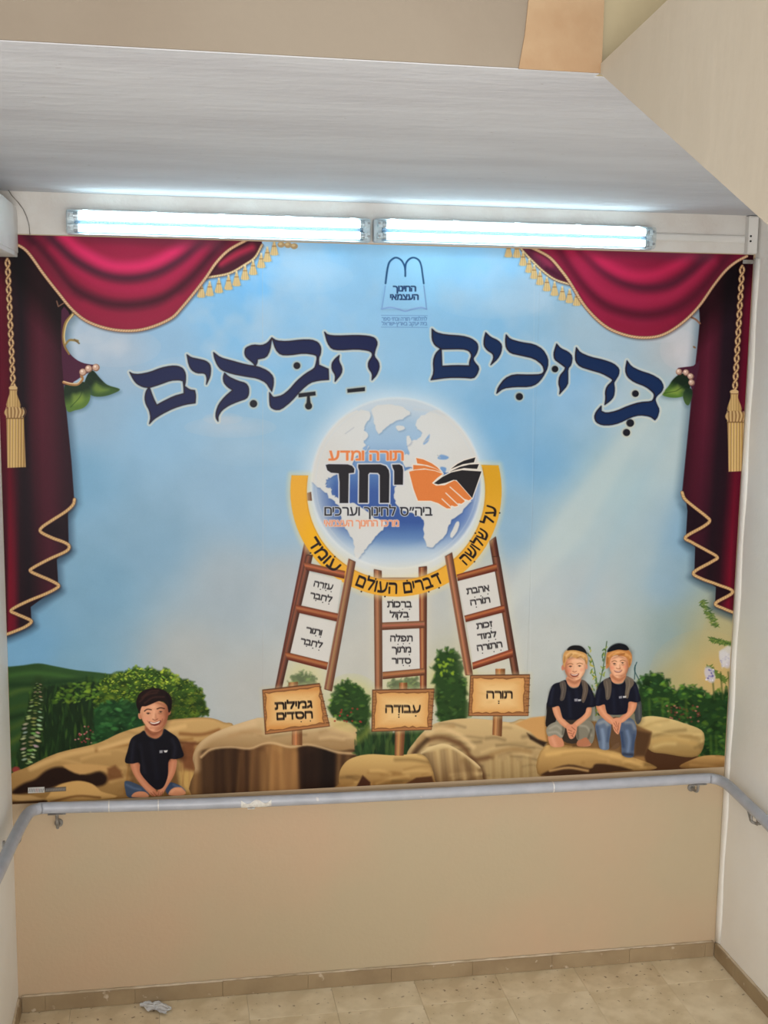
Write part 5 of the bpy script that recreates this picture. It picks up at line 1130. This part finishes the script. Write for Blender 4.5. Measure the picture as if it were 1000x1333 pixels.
def B(): return bmesh.new()
def thing(name, label, cat, loc=(0, 0, 0), group=None):
    o = bpy.data.objects.new(name, None); col.objects.link(o); o.location = loc; o['label'] = label; o['category'] = cat
    if group: o['group'] = group
    bpy.context.view_layer.update(); return o
def tag(o, label, cat, group=None):
    o['label'] = label; o['category'] = cat
    if group: o['group'] = group
    return o
def struct(name, bm, m, label=None, **k):
    o = obj(name, bm, m, **k); o['kind'] = 'structure'
    if label: o['label'] = label
    o['category'] = 'wall' if name.startswith('wall') else name.split('_')[0]
    return o
def keep(child, parent):
    child.parent = parent; child.matrix_parent_inverse = parent.matrix_world.inverted(); return child

# ---------------------------------------------------------------- the room
W = 3.0; ZC = 3.224; YF = -2.395; XS = 1.443; YEND = -5.2
struct('wall_back', add_box(B(), -.12, 0, -.15, W+.12, .12, ZC), M_TAN, 'tan painted landing wall carrying the printed mural')
# the wall above the print is left in off-white
struct('trim_1', add_box(B(), 0, -.0022, 3.07, W, 0.0, ZC), M_WHITE, 'off-white wall band between mural and ceiling behind the lamps')
struct('wall_left', add_box(B(), -.12, YEND, -.15, 0, 0, ZC+1.2), M_GREY, 'pale grey-beige wall at the left edge of the landing')
struct('wall_right', add_box(B(), W, YEND, -.15, W+.12, 0, ZC+1.2), M_GREY, 'pale grey-beige wall at the right edge of the landing')
_c = add_box(B(), -.12, YF, ZC-.002, XS, .12, ZC+.3); add_box(_c, XS, YF+.03, ZC-.002, W+.12, .12, ZC+.3)
cl = struct('ceiling', _c, M_CEIL, 'roughly plastered white ceiling over the landing')
# landing edge beam, its front flush with the ceiling edge
bm_ = add_box(B(), 0, YF-.005, ZC, XS, YF+.14, ZC+1.1)
beam = struct('landing_beam', bm_, M_BEAM, 'tan edge beam above the front of the rough ceiling')
bb = B(); prof = [(1.281, ZC-.002), (XS+.002, ZC-.002), (XS+.002, ZC+.32), (1.335, ZC+.32), (1.318, ZC+.24), (1.31, ZC+.16), (1.296, ZC+.12), (1.291, ZC+.06)]
A_ = [bb.verts.new((x, YF-.008, z)) for x, z in prof]; C_ = [bb.verts.new((x, YF-.004, z)) for x, z in prof]
bb.faces.new(A_[::-1]); bb.faces.new(C_)
for k in range(len(prof)): bb.faces.new((A_[k], A_[(k+1) % len(prof)], C_[(k+1) % len(prof)], C_[k]))
obj('plaster_patch', bb, M_PEACH, beam, label='peach plaster patch at the beam end')
struct('landing_beam', add_box(B(), XS+.001, YF+.025, ZC, W, YF+.15, ZC+1.1), M_KHAKI, 'khaki recessed face behind the sloping stair flight')
# the flight of stairs that comes down on the right, seen from its open side
SL0 = .487
prof = [(YF+.024, ZC+.012), (YF-.32, ZC+.052), (YF-1.35, ZC+.052+.16*1.03), (YF-1.35, ZC-SL0*1.35)]
fl = B(); add_prism(fl, prof, 'X', XS, W)
flo = struct('stair_flight', fl, M_SOFFIT, 'sloping beige side of the stair flight at the upper right')
flo['category'] = 'stairs'

# floor and its tiles
TP = .355; FY = -1.62
floor = struct('floor', add_box(B(), 0, FY, -.12, W, 0, -.004), M_FLOOR, 'landing floor of square beige stone tiles')
xs = [0.0]+[.204+TP*k for k in range(0, 8)]+[W]
ys = [0.0, -.2]+[-.2-TP*k for k in range(1, 5)]
shared = {}
rr = np.random.RandomState(3)
for i in range(len(xs)-1):
    for j in range(len(ys)-1):
        w_, d_ = xs[i+1]-xs[i], ys[j]-ys[j+1]
        if w_ < .03: continue
        key = (round(w_, 3), round(d_, 3), int(rr.randint(3)))
        if key not in shared:
            t_ = add_box(B(), .0005, -d_+.0005, -.004, w_-.0005, -.0005, 0, .0005)
            bmesh.ops.recalc_face_normals(t_, faces=t_.faces)
            me = bpy.data.meshes.new('tile'); t_.to_mesh(me); t_.free(); me.materials.append((M_TILE, M_TILE2, M_TILE3)[key[2]]); shared[key] = me
        o = bpy.data.objects.new('tile', shared[key]); col.objects.link(o); o.location = (xs[i], ys[j], rr.uniform(-.0006, .0004)); o.parent = floor

# the two flights that leave the landing: up on the left (the photographer stands on it), down on the right
def flight(name, label, x0, x1, sgn, n):
    root = bpy.data.objects.new(name, None); col.objects.link(root); root['kind'] = 'structure'; root['label'] = label; root['category'] = 'stairs'
    for k in range(n):
        y1 = FY-.29*k; z = .155*(k+1)*sgn if sgn > 0 else -.155*(k+1)
        st = add_box(B(), x0, y1-.29, z-.17, x1, y1-.0005, z-.03); obj('step', st, M_FLOOR, root)
        tr = add_box(B(), x0, y1-.29, z-.0295, x1, y1+.018 if sgn > 0 else y1-.0005, z, .003); obj('tread', tr, M_TILE2, root)
flight('stair_flight', 'flight of beige stone steps going up from the landing on the left', .001, 1.40, 1, 5)
flight('stair_flight', 'flight of beige stone steps going down from the landing on the right', 1.55, W-.001, -1, 7)

# skirting, tile by tile, with the rough plaster bead along its top
def skirting(name, label, horizontal, x_or_y, a0, a1, offset):
    root = bpy.data.objects.new(name, None); col.objects.link(root); root['kind'] = 'structure'; root['label'] = label; root['category'] = 'baseboard'
    cuts = [a0]; k = offset
    while k < a1-.02:
        if k > a0+.02: cuts.append(k)
        k += TP
    cuts.append(a1)
    for a, b in zip(cuts, cuts[1:]):
        dz = rr.uniform(-.0008, .0008); t = .0125+rr.uniform(-.0006, .0006)
        if horizontal: q = add_box(B(), a+.0003, -t, .0006, b-.0003, -.0002, .066+dz, .0012)
        elif x_or_y == 0: q = add_box(B(), .0002, a+.0008, .0006, t, b-.0008, .066+dz, .0012)
        else: q = add_box(B(), W-t, a+.0008, .0006, W-.0002, b-.0008, .066+dz, .0012)
        obj('tile', q, M_BASE, root)
    n = int((a1-a0)/.02); bd = B(); prev = None
    for i in range(n+1):
        a = a0+(a1-a0)*i/n; h = .0675+.0008*math.sin(i*1.7)+rr.uniform(-.0004, .0008); t = .0035+.0008*math.sin(i*.9)
        if horizontal: q = [(a, -.0001, .0655), (a, -t-.006, .0658), (a, -t, h), (a, -.0001, h+.004)]
        elif x_or_y == 0: q = [(.0001, a, .0655), (t+.006, a, .0658), (t, a, h), (.0001, a, h+.004)]
        else: q = [(W-.0001, a, .0655), (W-t-.006, a, .0658), (W-t, a, h), (W-.0001, a, h+.004)]
        cur = [bd.verts.new(p) for p in q]
        if prev:
            for k in range(4): bd.faces.new((prev[k], prev[(k+1) % 4], cur[(k+1) % 4], cur[k]))
        else: bd.faces.new(cur)
        prev = cur
    bd.faces.new(prev[::-1])
    obj('plaster_bead', bd, M_BASETOP, root, smooth=True)
skirting('baseboard_back', 'brownish stone skirting along the foot of the back wall', True, 0, .0135, W-.0135, .105)
skirting('baseboard_left', 'brownish stone skirting along the left wall', False, 0, FY, -.0135, FY)
skirting('baseboard_right', 'brownish stone skirting along the right wall', False, 1, FY, -.0135, FY)
# plaster fillet in the right corner beside the print
fb = B(); pf = [(W-.0005, -.0005), (W-.006, -.0005), (W-.009, -.012), (W-.009, -.034), (W-.004, -.042), (W-.0005, -.044)]
prev = None
for i in range(31):
    z = .075+(3.05-.075)*i/30; s_ = 1+.12*math.sin(i*1.3)
    cur = [fb.verts.new((W-(W-x)*s_, y*s_, z)) for x, y in pf]
    if prev:
        for k in range(6): fb.faces.new((prev[k], prev[(k+1) % 6], cur[(k+1) % 6], cur[k]))
    else: fb.faces.new(cur[::-1])
    prev = cur
fb.faces.new(prev)
struct('trim_2', fb, M_GREY, 'off-white plaster fillet running up the right corner', smooth=True)

# ---------------------------------------------------------------- the printed mural
paint_print()
img = bpy.data.images.new('mural_print', NW, NH, alpha=False); img.colorspace_settings.name = 'sRGB'
px_ = np.ones((NH, NW, 4), np.float32); px_[..., :3] = CAN[::-1]
img.pixels.foreach_set(px_.ravel()); img.update(); img.pack(); del px_
M_PRINT = bpy.data.materials.new('printed_vinyl'); M_PRINT.use_nodes = True
_n = M_PRINT.node_tree.nodes; _b = _n['Principled BSDF']; _b.inputs['Roughness'].default_value = .4; _b.inputs['Specular IOR Level'].default_value = .1
_t = _n.new('ShaderNodeTexImage'); _t.image = img; _t.interpolation = 'Cubic'; _u = _n.new('ShaderNodeUVMap'); _u.uv_map = 'print'
M_PRINT.node_tree.links.new(_u.outputs[0], _t.inputs[0]); M_PRINT.node_tree.links.new(_t.outputs[0], _b.inputs['Base Color'])
MX0, MX1, MZ0, MZ1, MY = .001, 2.991, .8775, 3.066, -.0012

def print_uv(me):
    uv = me.uv_layers.new(name='print')
    for l in me.loops:
        c = me.vertices[l.vertex_index].co
        uv.data[l.index].uv = ((c.x-TX0)/(TX1-TX0), (c.z-TZ0)/(TZ1-TZ0))

mural = thing('wall_mural', 'large printed vinyl mural with blue sky, red curtains, globe and Hebrew greeting', 'mural')
seams = [MX0, .983, 2.085, MX1]
for a, b in zip(seams, seams[1:]):
    q = add_box(B(), a+.0002, MY, MZ0, b-.0002, -.0001, MZ1)
    o = obj('vinyl_sheet', q, M_PRINT, mural); print_uv(o.data)

MN = 0
def motif(name, rings, level, parent=None, label=None):
    """one printed figure of the artwork: flat on the sheet, cut along its outline"""
    R3 = []
    for r in rings:
        q = []
        for u, v in r:
            X, Z = wall(u, v); X = min(max(X, MX0+.0005), MX1-.0005); Z = min(max(Z, MZ0+.0005), MZ1-.0005)
            if not q or (abs(q[-1][0]-X)+abs(q[-1][1]-Z)) > 1e-4: q.append((X, Z))
        if len(q) > 3 and abs(q[0][0]-q[-1][0])+abs(q[0][1]-q[-1][1]) < 1e-4: q.pop()
        if len(q) > 2: R3.append([Vector((x, z, 0)) for x, z in q])
    flat = [p for r in R3 for p in r]; tri = tessellate_polygon(R3); global MN; MN += 1; y = MY-.0003*level-.000012*MN
    V = [(p.x, y, p.y) for p in flat]; F = []
    for t in tri:
        a, b, c = [flat[i] for i in t]
        F.append(t if (b.x-a.x)*(c.y-a.y)-(b.y-a.y)*(c.x-a.x) > 0 else (t[0], t[2], t[1]))
    me = bpy.data.meshes.new(name); me.from_pydata(V, [], F); me.materials.append(M_PRINT); print_uv(me)
    o = bpy.data.objects.new(name, me); col.objects.link(o); o.parent = parent or mural
    if label: o['label'] = label
    return o

S_ = lambda P, n=4: cr(P, n, True)
def ell(x, y, rx, ry=None, n=40): return [(x+rx*math.cos(t), y+(ry or rx)*math.sin(t)) for t in np.linspace(0, 2*math.pi, n+1)[:-1]]
motif('printed_hill', [S_(HILL)], 1, label='printed dark green hills')
for P, lb in ((BUSH_TALL, 'printed tall dark grass with red flowers'), (BUSH_LIME, 'printed lime green bush'), (BUSH_B, 'printed green bush with red flowers'),
              (BUSH_C, 'printed tall yellow-green bush'), (BUSH_D, 'printed dark grass under the middle board'), (BUSH_R, 'printed dark green bushes at the right')):
    motif('printed_bush', [S_(P)], 2, label=lb)
for P, lv, lb in ((ROCK_BACK, 3, 'printed tan rock shelf at the left'), (ROCK_BIG, 4, 'printed large boulder with streaked brown front'), (ROCK_RIGHT, 4, 'printed grey-tan boulder under the right board'),
              (ROCK_FRONT, 5, 'printed striped small boulder'), (ROCK_MID, 5, 'printed low tan rock under the middle board'), (ROCK_PALE, 4, 'printed pale rock behind the children'),
              (ROCK_LOW, 5, 'printed flat rock below the two children'), (ROCK_FAR, 4, 'printed small rock in the right corner')):
    motif('printed_rock', [S_(P)], lv, label=lb)
# curtains with their swags, ropes and tassels
for nm, body, swag, tas, lb in (('printed_curtain', CURTAIN_L, SWAG_L, (17.3, 503, 9.8, 337), 'printed crimson curtain at the left'), ('printed_curtain', CURTAIN_R, SWAG_R, (955.5, 508, 966, 346), 'printed crimson curtain at the right')):
    c_ = motif(nm, [body], 6, label=lb)
    side = -1 if swag is SWAG_L else 1
    top = [(17, 300)]+cr(swag, 4)+[(322, 300)] if side < 0 else [(690, 300)]+cr(swag, 4)+[(972, 300)]
    motif('swag', [top], 8, c_)
    x, y, x0, y0 = tas
    motif('rope', [[(x0-4, y0), (x0+4, y0), (x+4, y), (x-4, y)]], 8, c_, 'printed twisted gold rope')
    motif('tassel', [[(x-5, y), (x+5, y), (x+12, y+30), (x+15, y+40), (x+16.5, y+105), (x-7.5, y+106), (x-10, y+40), (x-9, y+30)]], 9, c_, 'printed gold tassel')
motif('printed_leaf', [S_([(120,482),(130,492),(140,501),(156,506.5),(148,512),(134,516),(120,515),(110,506),(112,492)])], 7, label='printed green leaf beside the left curtain')
motif('printed_leaf', [S_([(84,503),(97,501),(109,497),(117,506),(117,520),(110,530),(98,534),(87,534)])], 7, label='printed green leaf touching the left curtain')
motif('printed_leaf', [S_([(862,513),(870,503),(877,493),(888,486),(897,494),(898,505),(893,514),(882,517.5),(870,517)])], 7, label='printed green leaf beside the right curtain')
gl = motif('printed_globe', [ell(516, 629, 111.5, n=64)], 3, label='printed pale blue globe with grey continents')
motif('printed_handshake', [off([(90,242),(150,228),(155,115),(300,165),(402,262),(480,215),(705,110),(738,172),(762,240),(675,487),(600,540),(475,585),(290,512),(172,512)], 520, 580, 7.143)], 7, label='printed orange and black handshake emblem')
for P in ([(275,282),(300,276),(455,278),(490,290),(508,315),(505,345),(462,350),(458,592),(388,592),(388,420),(380,350),(318,345),(288,325)],
          [(540,278),(720,277),(765,292),(788,325),(793,360),(790,590),(715,590),(715,365),(700,347),(632,345),(620,360),(618,590),(545,590),(548,330),(538,300)],
          [(815,280),(875,278),(898,292),(905,325),(903,443),(832,443),(832,330),(820,305)]):
    motif('printed_letter', [off(P, 380, 560, 6.25)], 7, label='thick black letter of the globe wordmark')
motif('printed_wordmark', [[(427,586),(525,586),(525,600),(427,600)]], 7, label='small orange lettering above the black wordmark')
motif('printed_wordmark', [[(422,658),(563,658),(563,673),(422,673)]], 7, label='small black lettering under the wordmark')
motif('printed_wordmark', [[(421,676),(520,676),(520,686),(421,686)]], 7, label='small pale orange lettering under the wordmark')
for L, k, lb in ((LADDER_L, 1, 'printed brown ladder leaning right, behind the left board'), (LADDER_M, 0, 'printed upright brown ladder in the middle'), (LADDER_R, 1, 'printed brown ladder leaning left, behind the right board')):
    root = motif('printed_ladder', [L['front']], 7, label=lb)
    motif('rail', [L['back']], 4, root)
    for r in L['rungs']: motif('rung', [r], 6, root)
    for c in L['cards']: motif('card', [c], 5, root, 'pale lettered card between rungs')
motif('printed_ribbon', [BAND], 4.5, label='printed gold ribbon with black lettering curving under the globe')
for D_, lb in ((SIGN_L, 'printed wooden board with two black words, left'), (SIGN_M, 'printed wooden board with one black word, middle'), (SIGN_R, 'printed wooden board with one black word, right')):
    root = motif('printed_signboard', [D_['q']], 9, label=lb)
    motif('parchment', [D_['p']], 10, root); motif('post', [D_['post']], 8, root)
motif('printed_person', [S_(KID_A, 3)], 9, label='printed dark-haired child in black T-shirt sitting')
motif('printed_person', [S_(KID_B, 3)], 9, label='printed blond child in navy T-shirt and grey shorts sitting')
motif('printed_person', [S_(KID_C, 3)], 10, label='printed child in navy T-shirt and blue jeans sitting')
motif('printed_emblem', [[(496,402),(500,370),(505,345),(515,335),(524,338),(527,345),(532,337),(540,335),(548,345),(552,370),(556,402)]], 5, label='printed twin-arched blue emblem with small lettering')
for k in TITLE:
    if k == 'alef': rings = [TR[k][0]]
    elif k == 'he': rings = [TR[k][0]]
    else: rings = TR[k]
    lt = motif('printed_letter', rings, 8, label='large navy letter of the greeting')
    if k in ('alef', 'he'):
        for r in TR[k][1:]: motif('stroke', [r], 8 if k == 'he' else 8.5, lt)
for x, y, r in DOTS: motif('printed_vowel_dot', [ell(x, y, r, n=16)], 8)
for r in BARS: motif('printed_vowel_bar', [r], 8)

# ---------------------------------------------------------------- ceiling-line lamps
def lamp(x0, x1, z0, z1, label):
    zc = (z0+z1)/2; xc = (x0+x1)/2; L = x1-x0; H = z1-z0
    t = thing('fluorescent_lamp', label, 'lamp', (xc, 0, zc), 'twin-tube lamps above the mural')
    h2 = H/2
    hs = B(); add_box(hs, -L/2, -.046, -h2, L/2, -.0024, h2, .01, 3)
    for s in (-1, 1): add_box(hs, -L/2+.006, -.052, s*(h2-.0015)-.0013, L/2-.006, -.040, s*(h2-.0015)+.0013, .0005)
    obj('housing', hs, M_HOUS, t)
    rf = B(); add_prism(rf, [(-.0465, -h2*.86), (-.0475, -h2*.86), (-.0485, -.004), (-.056, 0), (-.0485, .004), (-.0475, h2*.86), (-.0465, h2*.86)], 'X', -L/2+.03, L/2-.03)
    obj('reflector', rf, M_REFL, t)
    for s in (-1, 1):
        tb = B(); add_tube(tb, [(-L/2+.045, -.0660, s*.0215), (L/2-.045, -.0660, s*.0215)], .0138, 16)
        o = obj('tube', tb, M_TUBE, t, smooth=False)
        for e in (-1, 1):
            cp = B(); add_tube(cp, [(e*(L/2-.045), -.0660, s*.0215), (e*(L/2-.028), -.0660, s*.0215)], .0142, 16); obj('end_cap', cp, M_CAPM, o)
            hd = B(); add_box(hd, e*(L/2-.02)-.008, -.078, s*.0215-.011, e*(L/2-.02)+.008, -.0465, s*.0215+.011, .002); obj('tube_holder', hd, M_HOUS, t)
    # clear moulded cover with fine lengthwise ribs
    prof = []
    for k in range(33):
        a = math.pi*k/32
        y = -.046-.046*math.sin(a)**.45; z = -math.cos(a)
        z = math.copysign(abs(z)**.5, z)*(h2-.001) if abs(z) > 1e-6 else 0
        prof.append((y-(.0009 if k % 2 else 0), z))
    cv = B(); Ln = [[cv.verts.new((x, y, z)) for y, z in prof] for x in (-L/2+.003, -L/2+.006, L/2-.006, L/2-.003)]
    for v in Ln[0]+Ln[3]: v.co.y = -.046+(v.co.y+.046)*.8; v.co.z *= .94
    for A1, B1 in zip(Ln, Ln[1:]):
        for k in range(len(prof)-1): cv.faces.new((A1[k], A1[k+1], B1[k+1], B1[k]))
    cv.faces.new(Ln[0]); cv.faces.new(Ln[3][::-1])
    obj('cover', cv, M_COVER, t, smooth=False)
    for k in range(5):
        x = -L/2+.07+(L-.14)*k/4
        for s in (-1, 1):
            c = B(); add_box(c, x-.011, -.058, s*h2-.002, x+.011, -.032, s*h2+.003, .001); obj('clip', c, M_HOUS, t)
    for e in (-1, 1):
        for s in (-1, 1):
            c = B(); add_tube(c, [(e*(L/2-.014), -.092, s*.024), (e*(L/2-.014), -.084, s*.024)], .0045, 10); obj('screw', c, M_CAPM, t)
    return t
l1 = lamp(.262, 1.392, 3.070, 3.158, 'lit twin-tube lamp over the left half of the mural')
l2 = lamp(1.405, 2.535, 3.072, 3.160, 'lit twin-tube lamp over the right half of the mural')

# ---------------------------------------------------------------- trunking, duct, cable
q = add_box(B(), .0005, -1.9, 2.985, .083, -.0025, 3.168, .004, 2)
tr_ = tag(obj('cable_trunking', q, M_PVC), 'wide white box trunking along the left wall just under the ceiling', 'trunking')
obj('lid', add_box(B(), .0832, -1.9, 3.0, .0856, -.006, 3.153, .001), M_PVC, tr_)
q = add_box(B(), 2.948, -.034, 3.069, 2.9895, -.0024, 3.218, .003, 2)
dt = tag(obj('cable_duct', q, M_PVC), 'short vertical white duct in the top right corner above the curtain', 'duct')
obj('lid', add_box(B(), 2.951, -.0365, 3.073, 2.9865, -.0342, 3.214, .001), M_PVC, dt)
for z in (3.118, 3.138):
    c = B(); add_tube(c, [(2.957, -.0375, z), (2.957, -.0362, z)], .0045, 12); obj('entry_hole', c, M_PVCD, dt)  # black discs stand in for the shade inside the holes
obj('foot_plate', add_box(B(), 2.944, -.020, 3.0685-.001, 2.9905, -.0024, 3.070, .0004), M_PVC, dt)
q = B(); add_box(q, 2.537, -.0105, 3.113, 2.947, -.0023, 3.141, .0015)
mt = tag(obj('wire_channel', q, M_PVC), 'thin white wire channel from the right lamp to the corner duct', 'duct')
obj('lid', add_box(B(), 2.539, -.0130, 3.118, 2.945, -.0106, 3.136, .0008), M_PVC, mt)
q = add_box(B(), 2.944, -.006, 3.030, 2.9985, -.0042, 3.046, .0006)
tag(obj('metal_strip', q, M_STEEL), 'short grey metal strip below the corner duct at the top right', 'strip')
q = B(); pts = [(.06, -.03, 3.2235), (.07, -.014, 3.205), (.09, -.006, 3.183), (.108, -.0055, 3.158), (.120, -.0055, 3.13), (.127, -.0055, 3.10), (.129, -.0050, 3.068)]
add_tube(q, pts, .0018, 8)
tag(obj('loose_cable', q, M_STEEL, smooth=True), 'thin loose grey cable curving down the wall beside the left trunking', 'cable')

# ---------------------------------------------------------------- handrail
RR = .0225
def smooth_path(P, n=6):
    out = []; Q = [Vector(p) for p in P]; m_ = len(Q)
    for i in range(m_-1):
        p0 = Q[i-1] if i else Q[0]*2-Q[1]; p1, p2 = Q[i], Q[i+1]; p3 = Q[i+2] if i < m_-2 else Q[-1]*2-Q[-2]
        for k in range(n):
            t = k/n; out.append(.5*((2*p1)+(-p0+p2)*t+(2*p0-5*p1+4*p2-p3)*t*t+(-p0+3*p1-3*p2+p3)*t**3))
    out.append(Q[-1]); return out
path = [(.058, -2.2, 1.30), (.058, -1.5, 1.09), (.058, -.9, .982), (.06, -.5, .927), (.066, -.24, .897), (.078, -.125, .888), (.105, -.082, .8845), (.16, -.07, .882), (.5, -.07, .8715), (.848, -.07, .864), (1.472, -.07, .858), (2.125, -.07, .856), (2.6, -.07, .857), (2.86, -.07, .858), (2.908, -.082, .858), (2.93, -.115, .857), (2.937, -.18, .854), (2.937, -.35, .842), (2.937, -.52, .828), (2.937, -1.0, .75), (2.937, -1.7, .52)]
q = B(); add_tube(q, smooth_path(path, 5), RR, 20)
rail = thing('handrail', 'grey enamelled pipe handrail running round the landing below the mural', 'handrail')
keep(obj('pipe', q, M_RAIL, smooth=True), rail)
def ringat(x, z, w=.004, m=M_PEEL, g=.0006):
    c = B(); add_tube(c, [(x-w/2, -.07, z), (x+w/2, -.07, z)], RR+g, 20); return obj('worn_ring', c, m, rail)
for x, z in ((.375, .8755), (.565, .8695), (2.19, .856)): ringat(x, z)
# torn flap of paint on the pipe
c = B(); r_ = np.random.RandomState(9); rows = []
for i in range(13):
    x = .865+.145*i/12; a0_ = -1.0+.5*r_.rand(); a1_ = .35+.35*math.sin(i*1.1)
    rows.append([c.verts.new((x, -.07-(RR+.0012)*math.cos(a0_+(a1_-a0_)*k/5), .8636-.009*(x-.865)+(RR+.0012)*math.sin(a0_+(a1_-a0_)*k/5))) for k in range(6)])
for A1, B1 in zip(rows[2:-1], rows[3:]):
    for k in range(5): c.faces.new((A1[k], A1[k+1], B1[k+1], B1[k]))
bmesh.ops.delete(c, geom=[v for v in c.verts if not v.link_faces], context='VERTS')
obj('torn_paint_flap', c, M_PEEL, rail, label='torn whitish strip of paint on the pipe')
c = B(); add_box(c, .915, -.094, .8405, .945, -.078, .843, .0008); obj('torn_paint_flap', c, M_PEEL, rail, label='small whitish scrap hanging under the pipe')

def bracket(x, zr):
    b_ = B(); add_tube(b_, [(x, -.0003, .792), (x, -.007, .792)], .0165, 20); o = obj('wall_bracket', b_, M_STEEL, rail, label='steel wall bracket')
    a_ = B(); add_tube(a_, smooth_path([(x, -.006, .792), (x, -.045, .793), (x, -.066, .803), (x, -.07, zr-RR+.002)], 4), .0062, 10); obj('arm', a_, M_STEEL, o, smooth=True)
    s_ = B(); add_box(s_, x-.034, -.083, zr-RR-.0035, x+.034, -.057, zr-RR+.0012, .001); obj('saddle', s_, M_STEEL, o)
    w_ = B(); add_tube(w_, [(x, -.007, .792), (x, -.0095, .792)], .006, 8); obj('screw', w_, M_CAPM, o)
bracket(.176, .8815); bracket(2.842, .858)
# brackets on the side walls
for X0, sgn, yb, zr in ((0.0, 1, -.285, .901), (W, -1, -.37, .8405), (W, -1, -.98, .753)):
    xr = .0605 if sgn > 0 else 2.937
    zb = zr-.068
    b_ = B(); add_tube(b_, [(X0+sgn*.0003, yb, zb), (X0+sgn*.007, yb, zb)], .0165, 20); o = obj('wall_bracket', b_, M_STEEL, rail, label='steel wall bracket on the side wall')
    a_ = B(); add_tube(a_, smooth_path([(X0+sgn*.006, yb, zb), (X0+sgn*.04, yb, zb+.002), (xr, yb, zb+.015), (xr, yb, zr-RR+.003)], 4), .0062, 10); obj('arm', a_, M_STEEL, o, smooth=True)
    if sgn < 0:
        l_ = B(); add_tube(l_, [(xr, yb+.035, zr-RR), (xr+.012, yb+.03, zr-RR-.042), (xr+.02, yb-.012, zr-RR-.044), (xr, yb-.045, zr-RR)], .004, 8); obj('loop', l_, M_STEEL, o, smooth=True)

# ---------------------------------------------------------------- scrap of paper on the floor
g = B(); nx, ny = 16, 8; r_ = np.random.RandomState(5); V = {}
for i in range(nx+1):
    for j in range(ny+1):
        u, v = i/nx-.5, j/ny-.5
        z = .003+.007*abs(math.sin(u*9+v*4))*(1-abs(u))+.005*abs(math.sin(v*9-u*7))+r_.uniform(0, .0015)
        V[i, j] = g.verts.new((u*.130+.006*math.sin(v*9), v*.066*(1-.35*abs(u))+.006*math.sin(u*11), z))
for i in range(nx):
    for j in range(ny): g.faces.new((V[i, j], V[i+1, j], V[i+1, j+1], V[i, j+1]))
pp = tag(obj('paper_scrap', g, M_PAPER), 'crumpled white paper scrap on the floor against the skirting', 'paper')
md = pp.modifiers.new('thickness', 'SOLIDIFY'); md.thickness = .0006
pp.location = (.543, -.062, .0005); pp.rotation_euler = (0, 0, -.55)
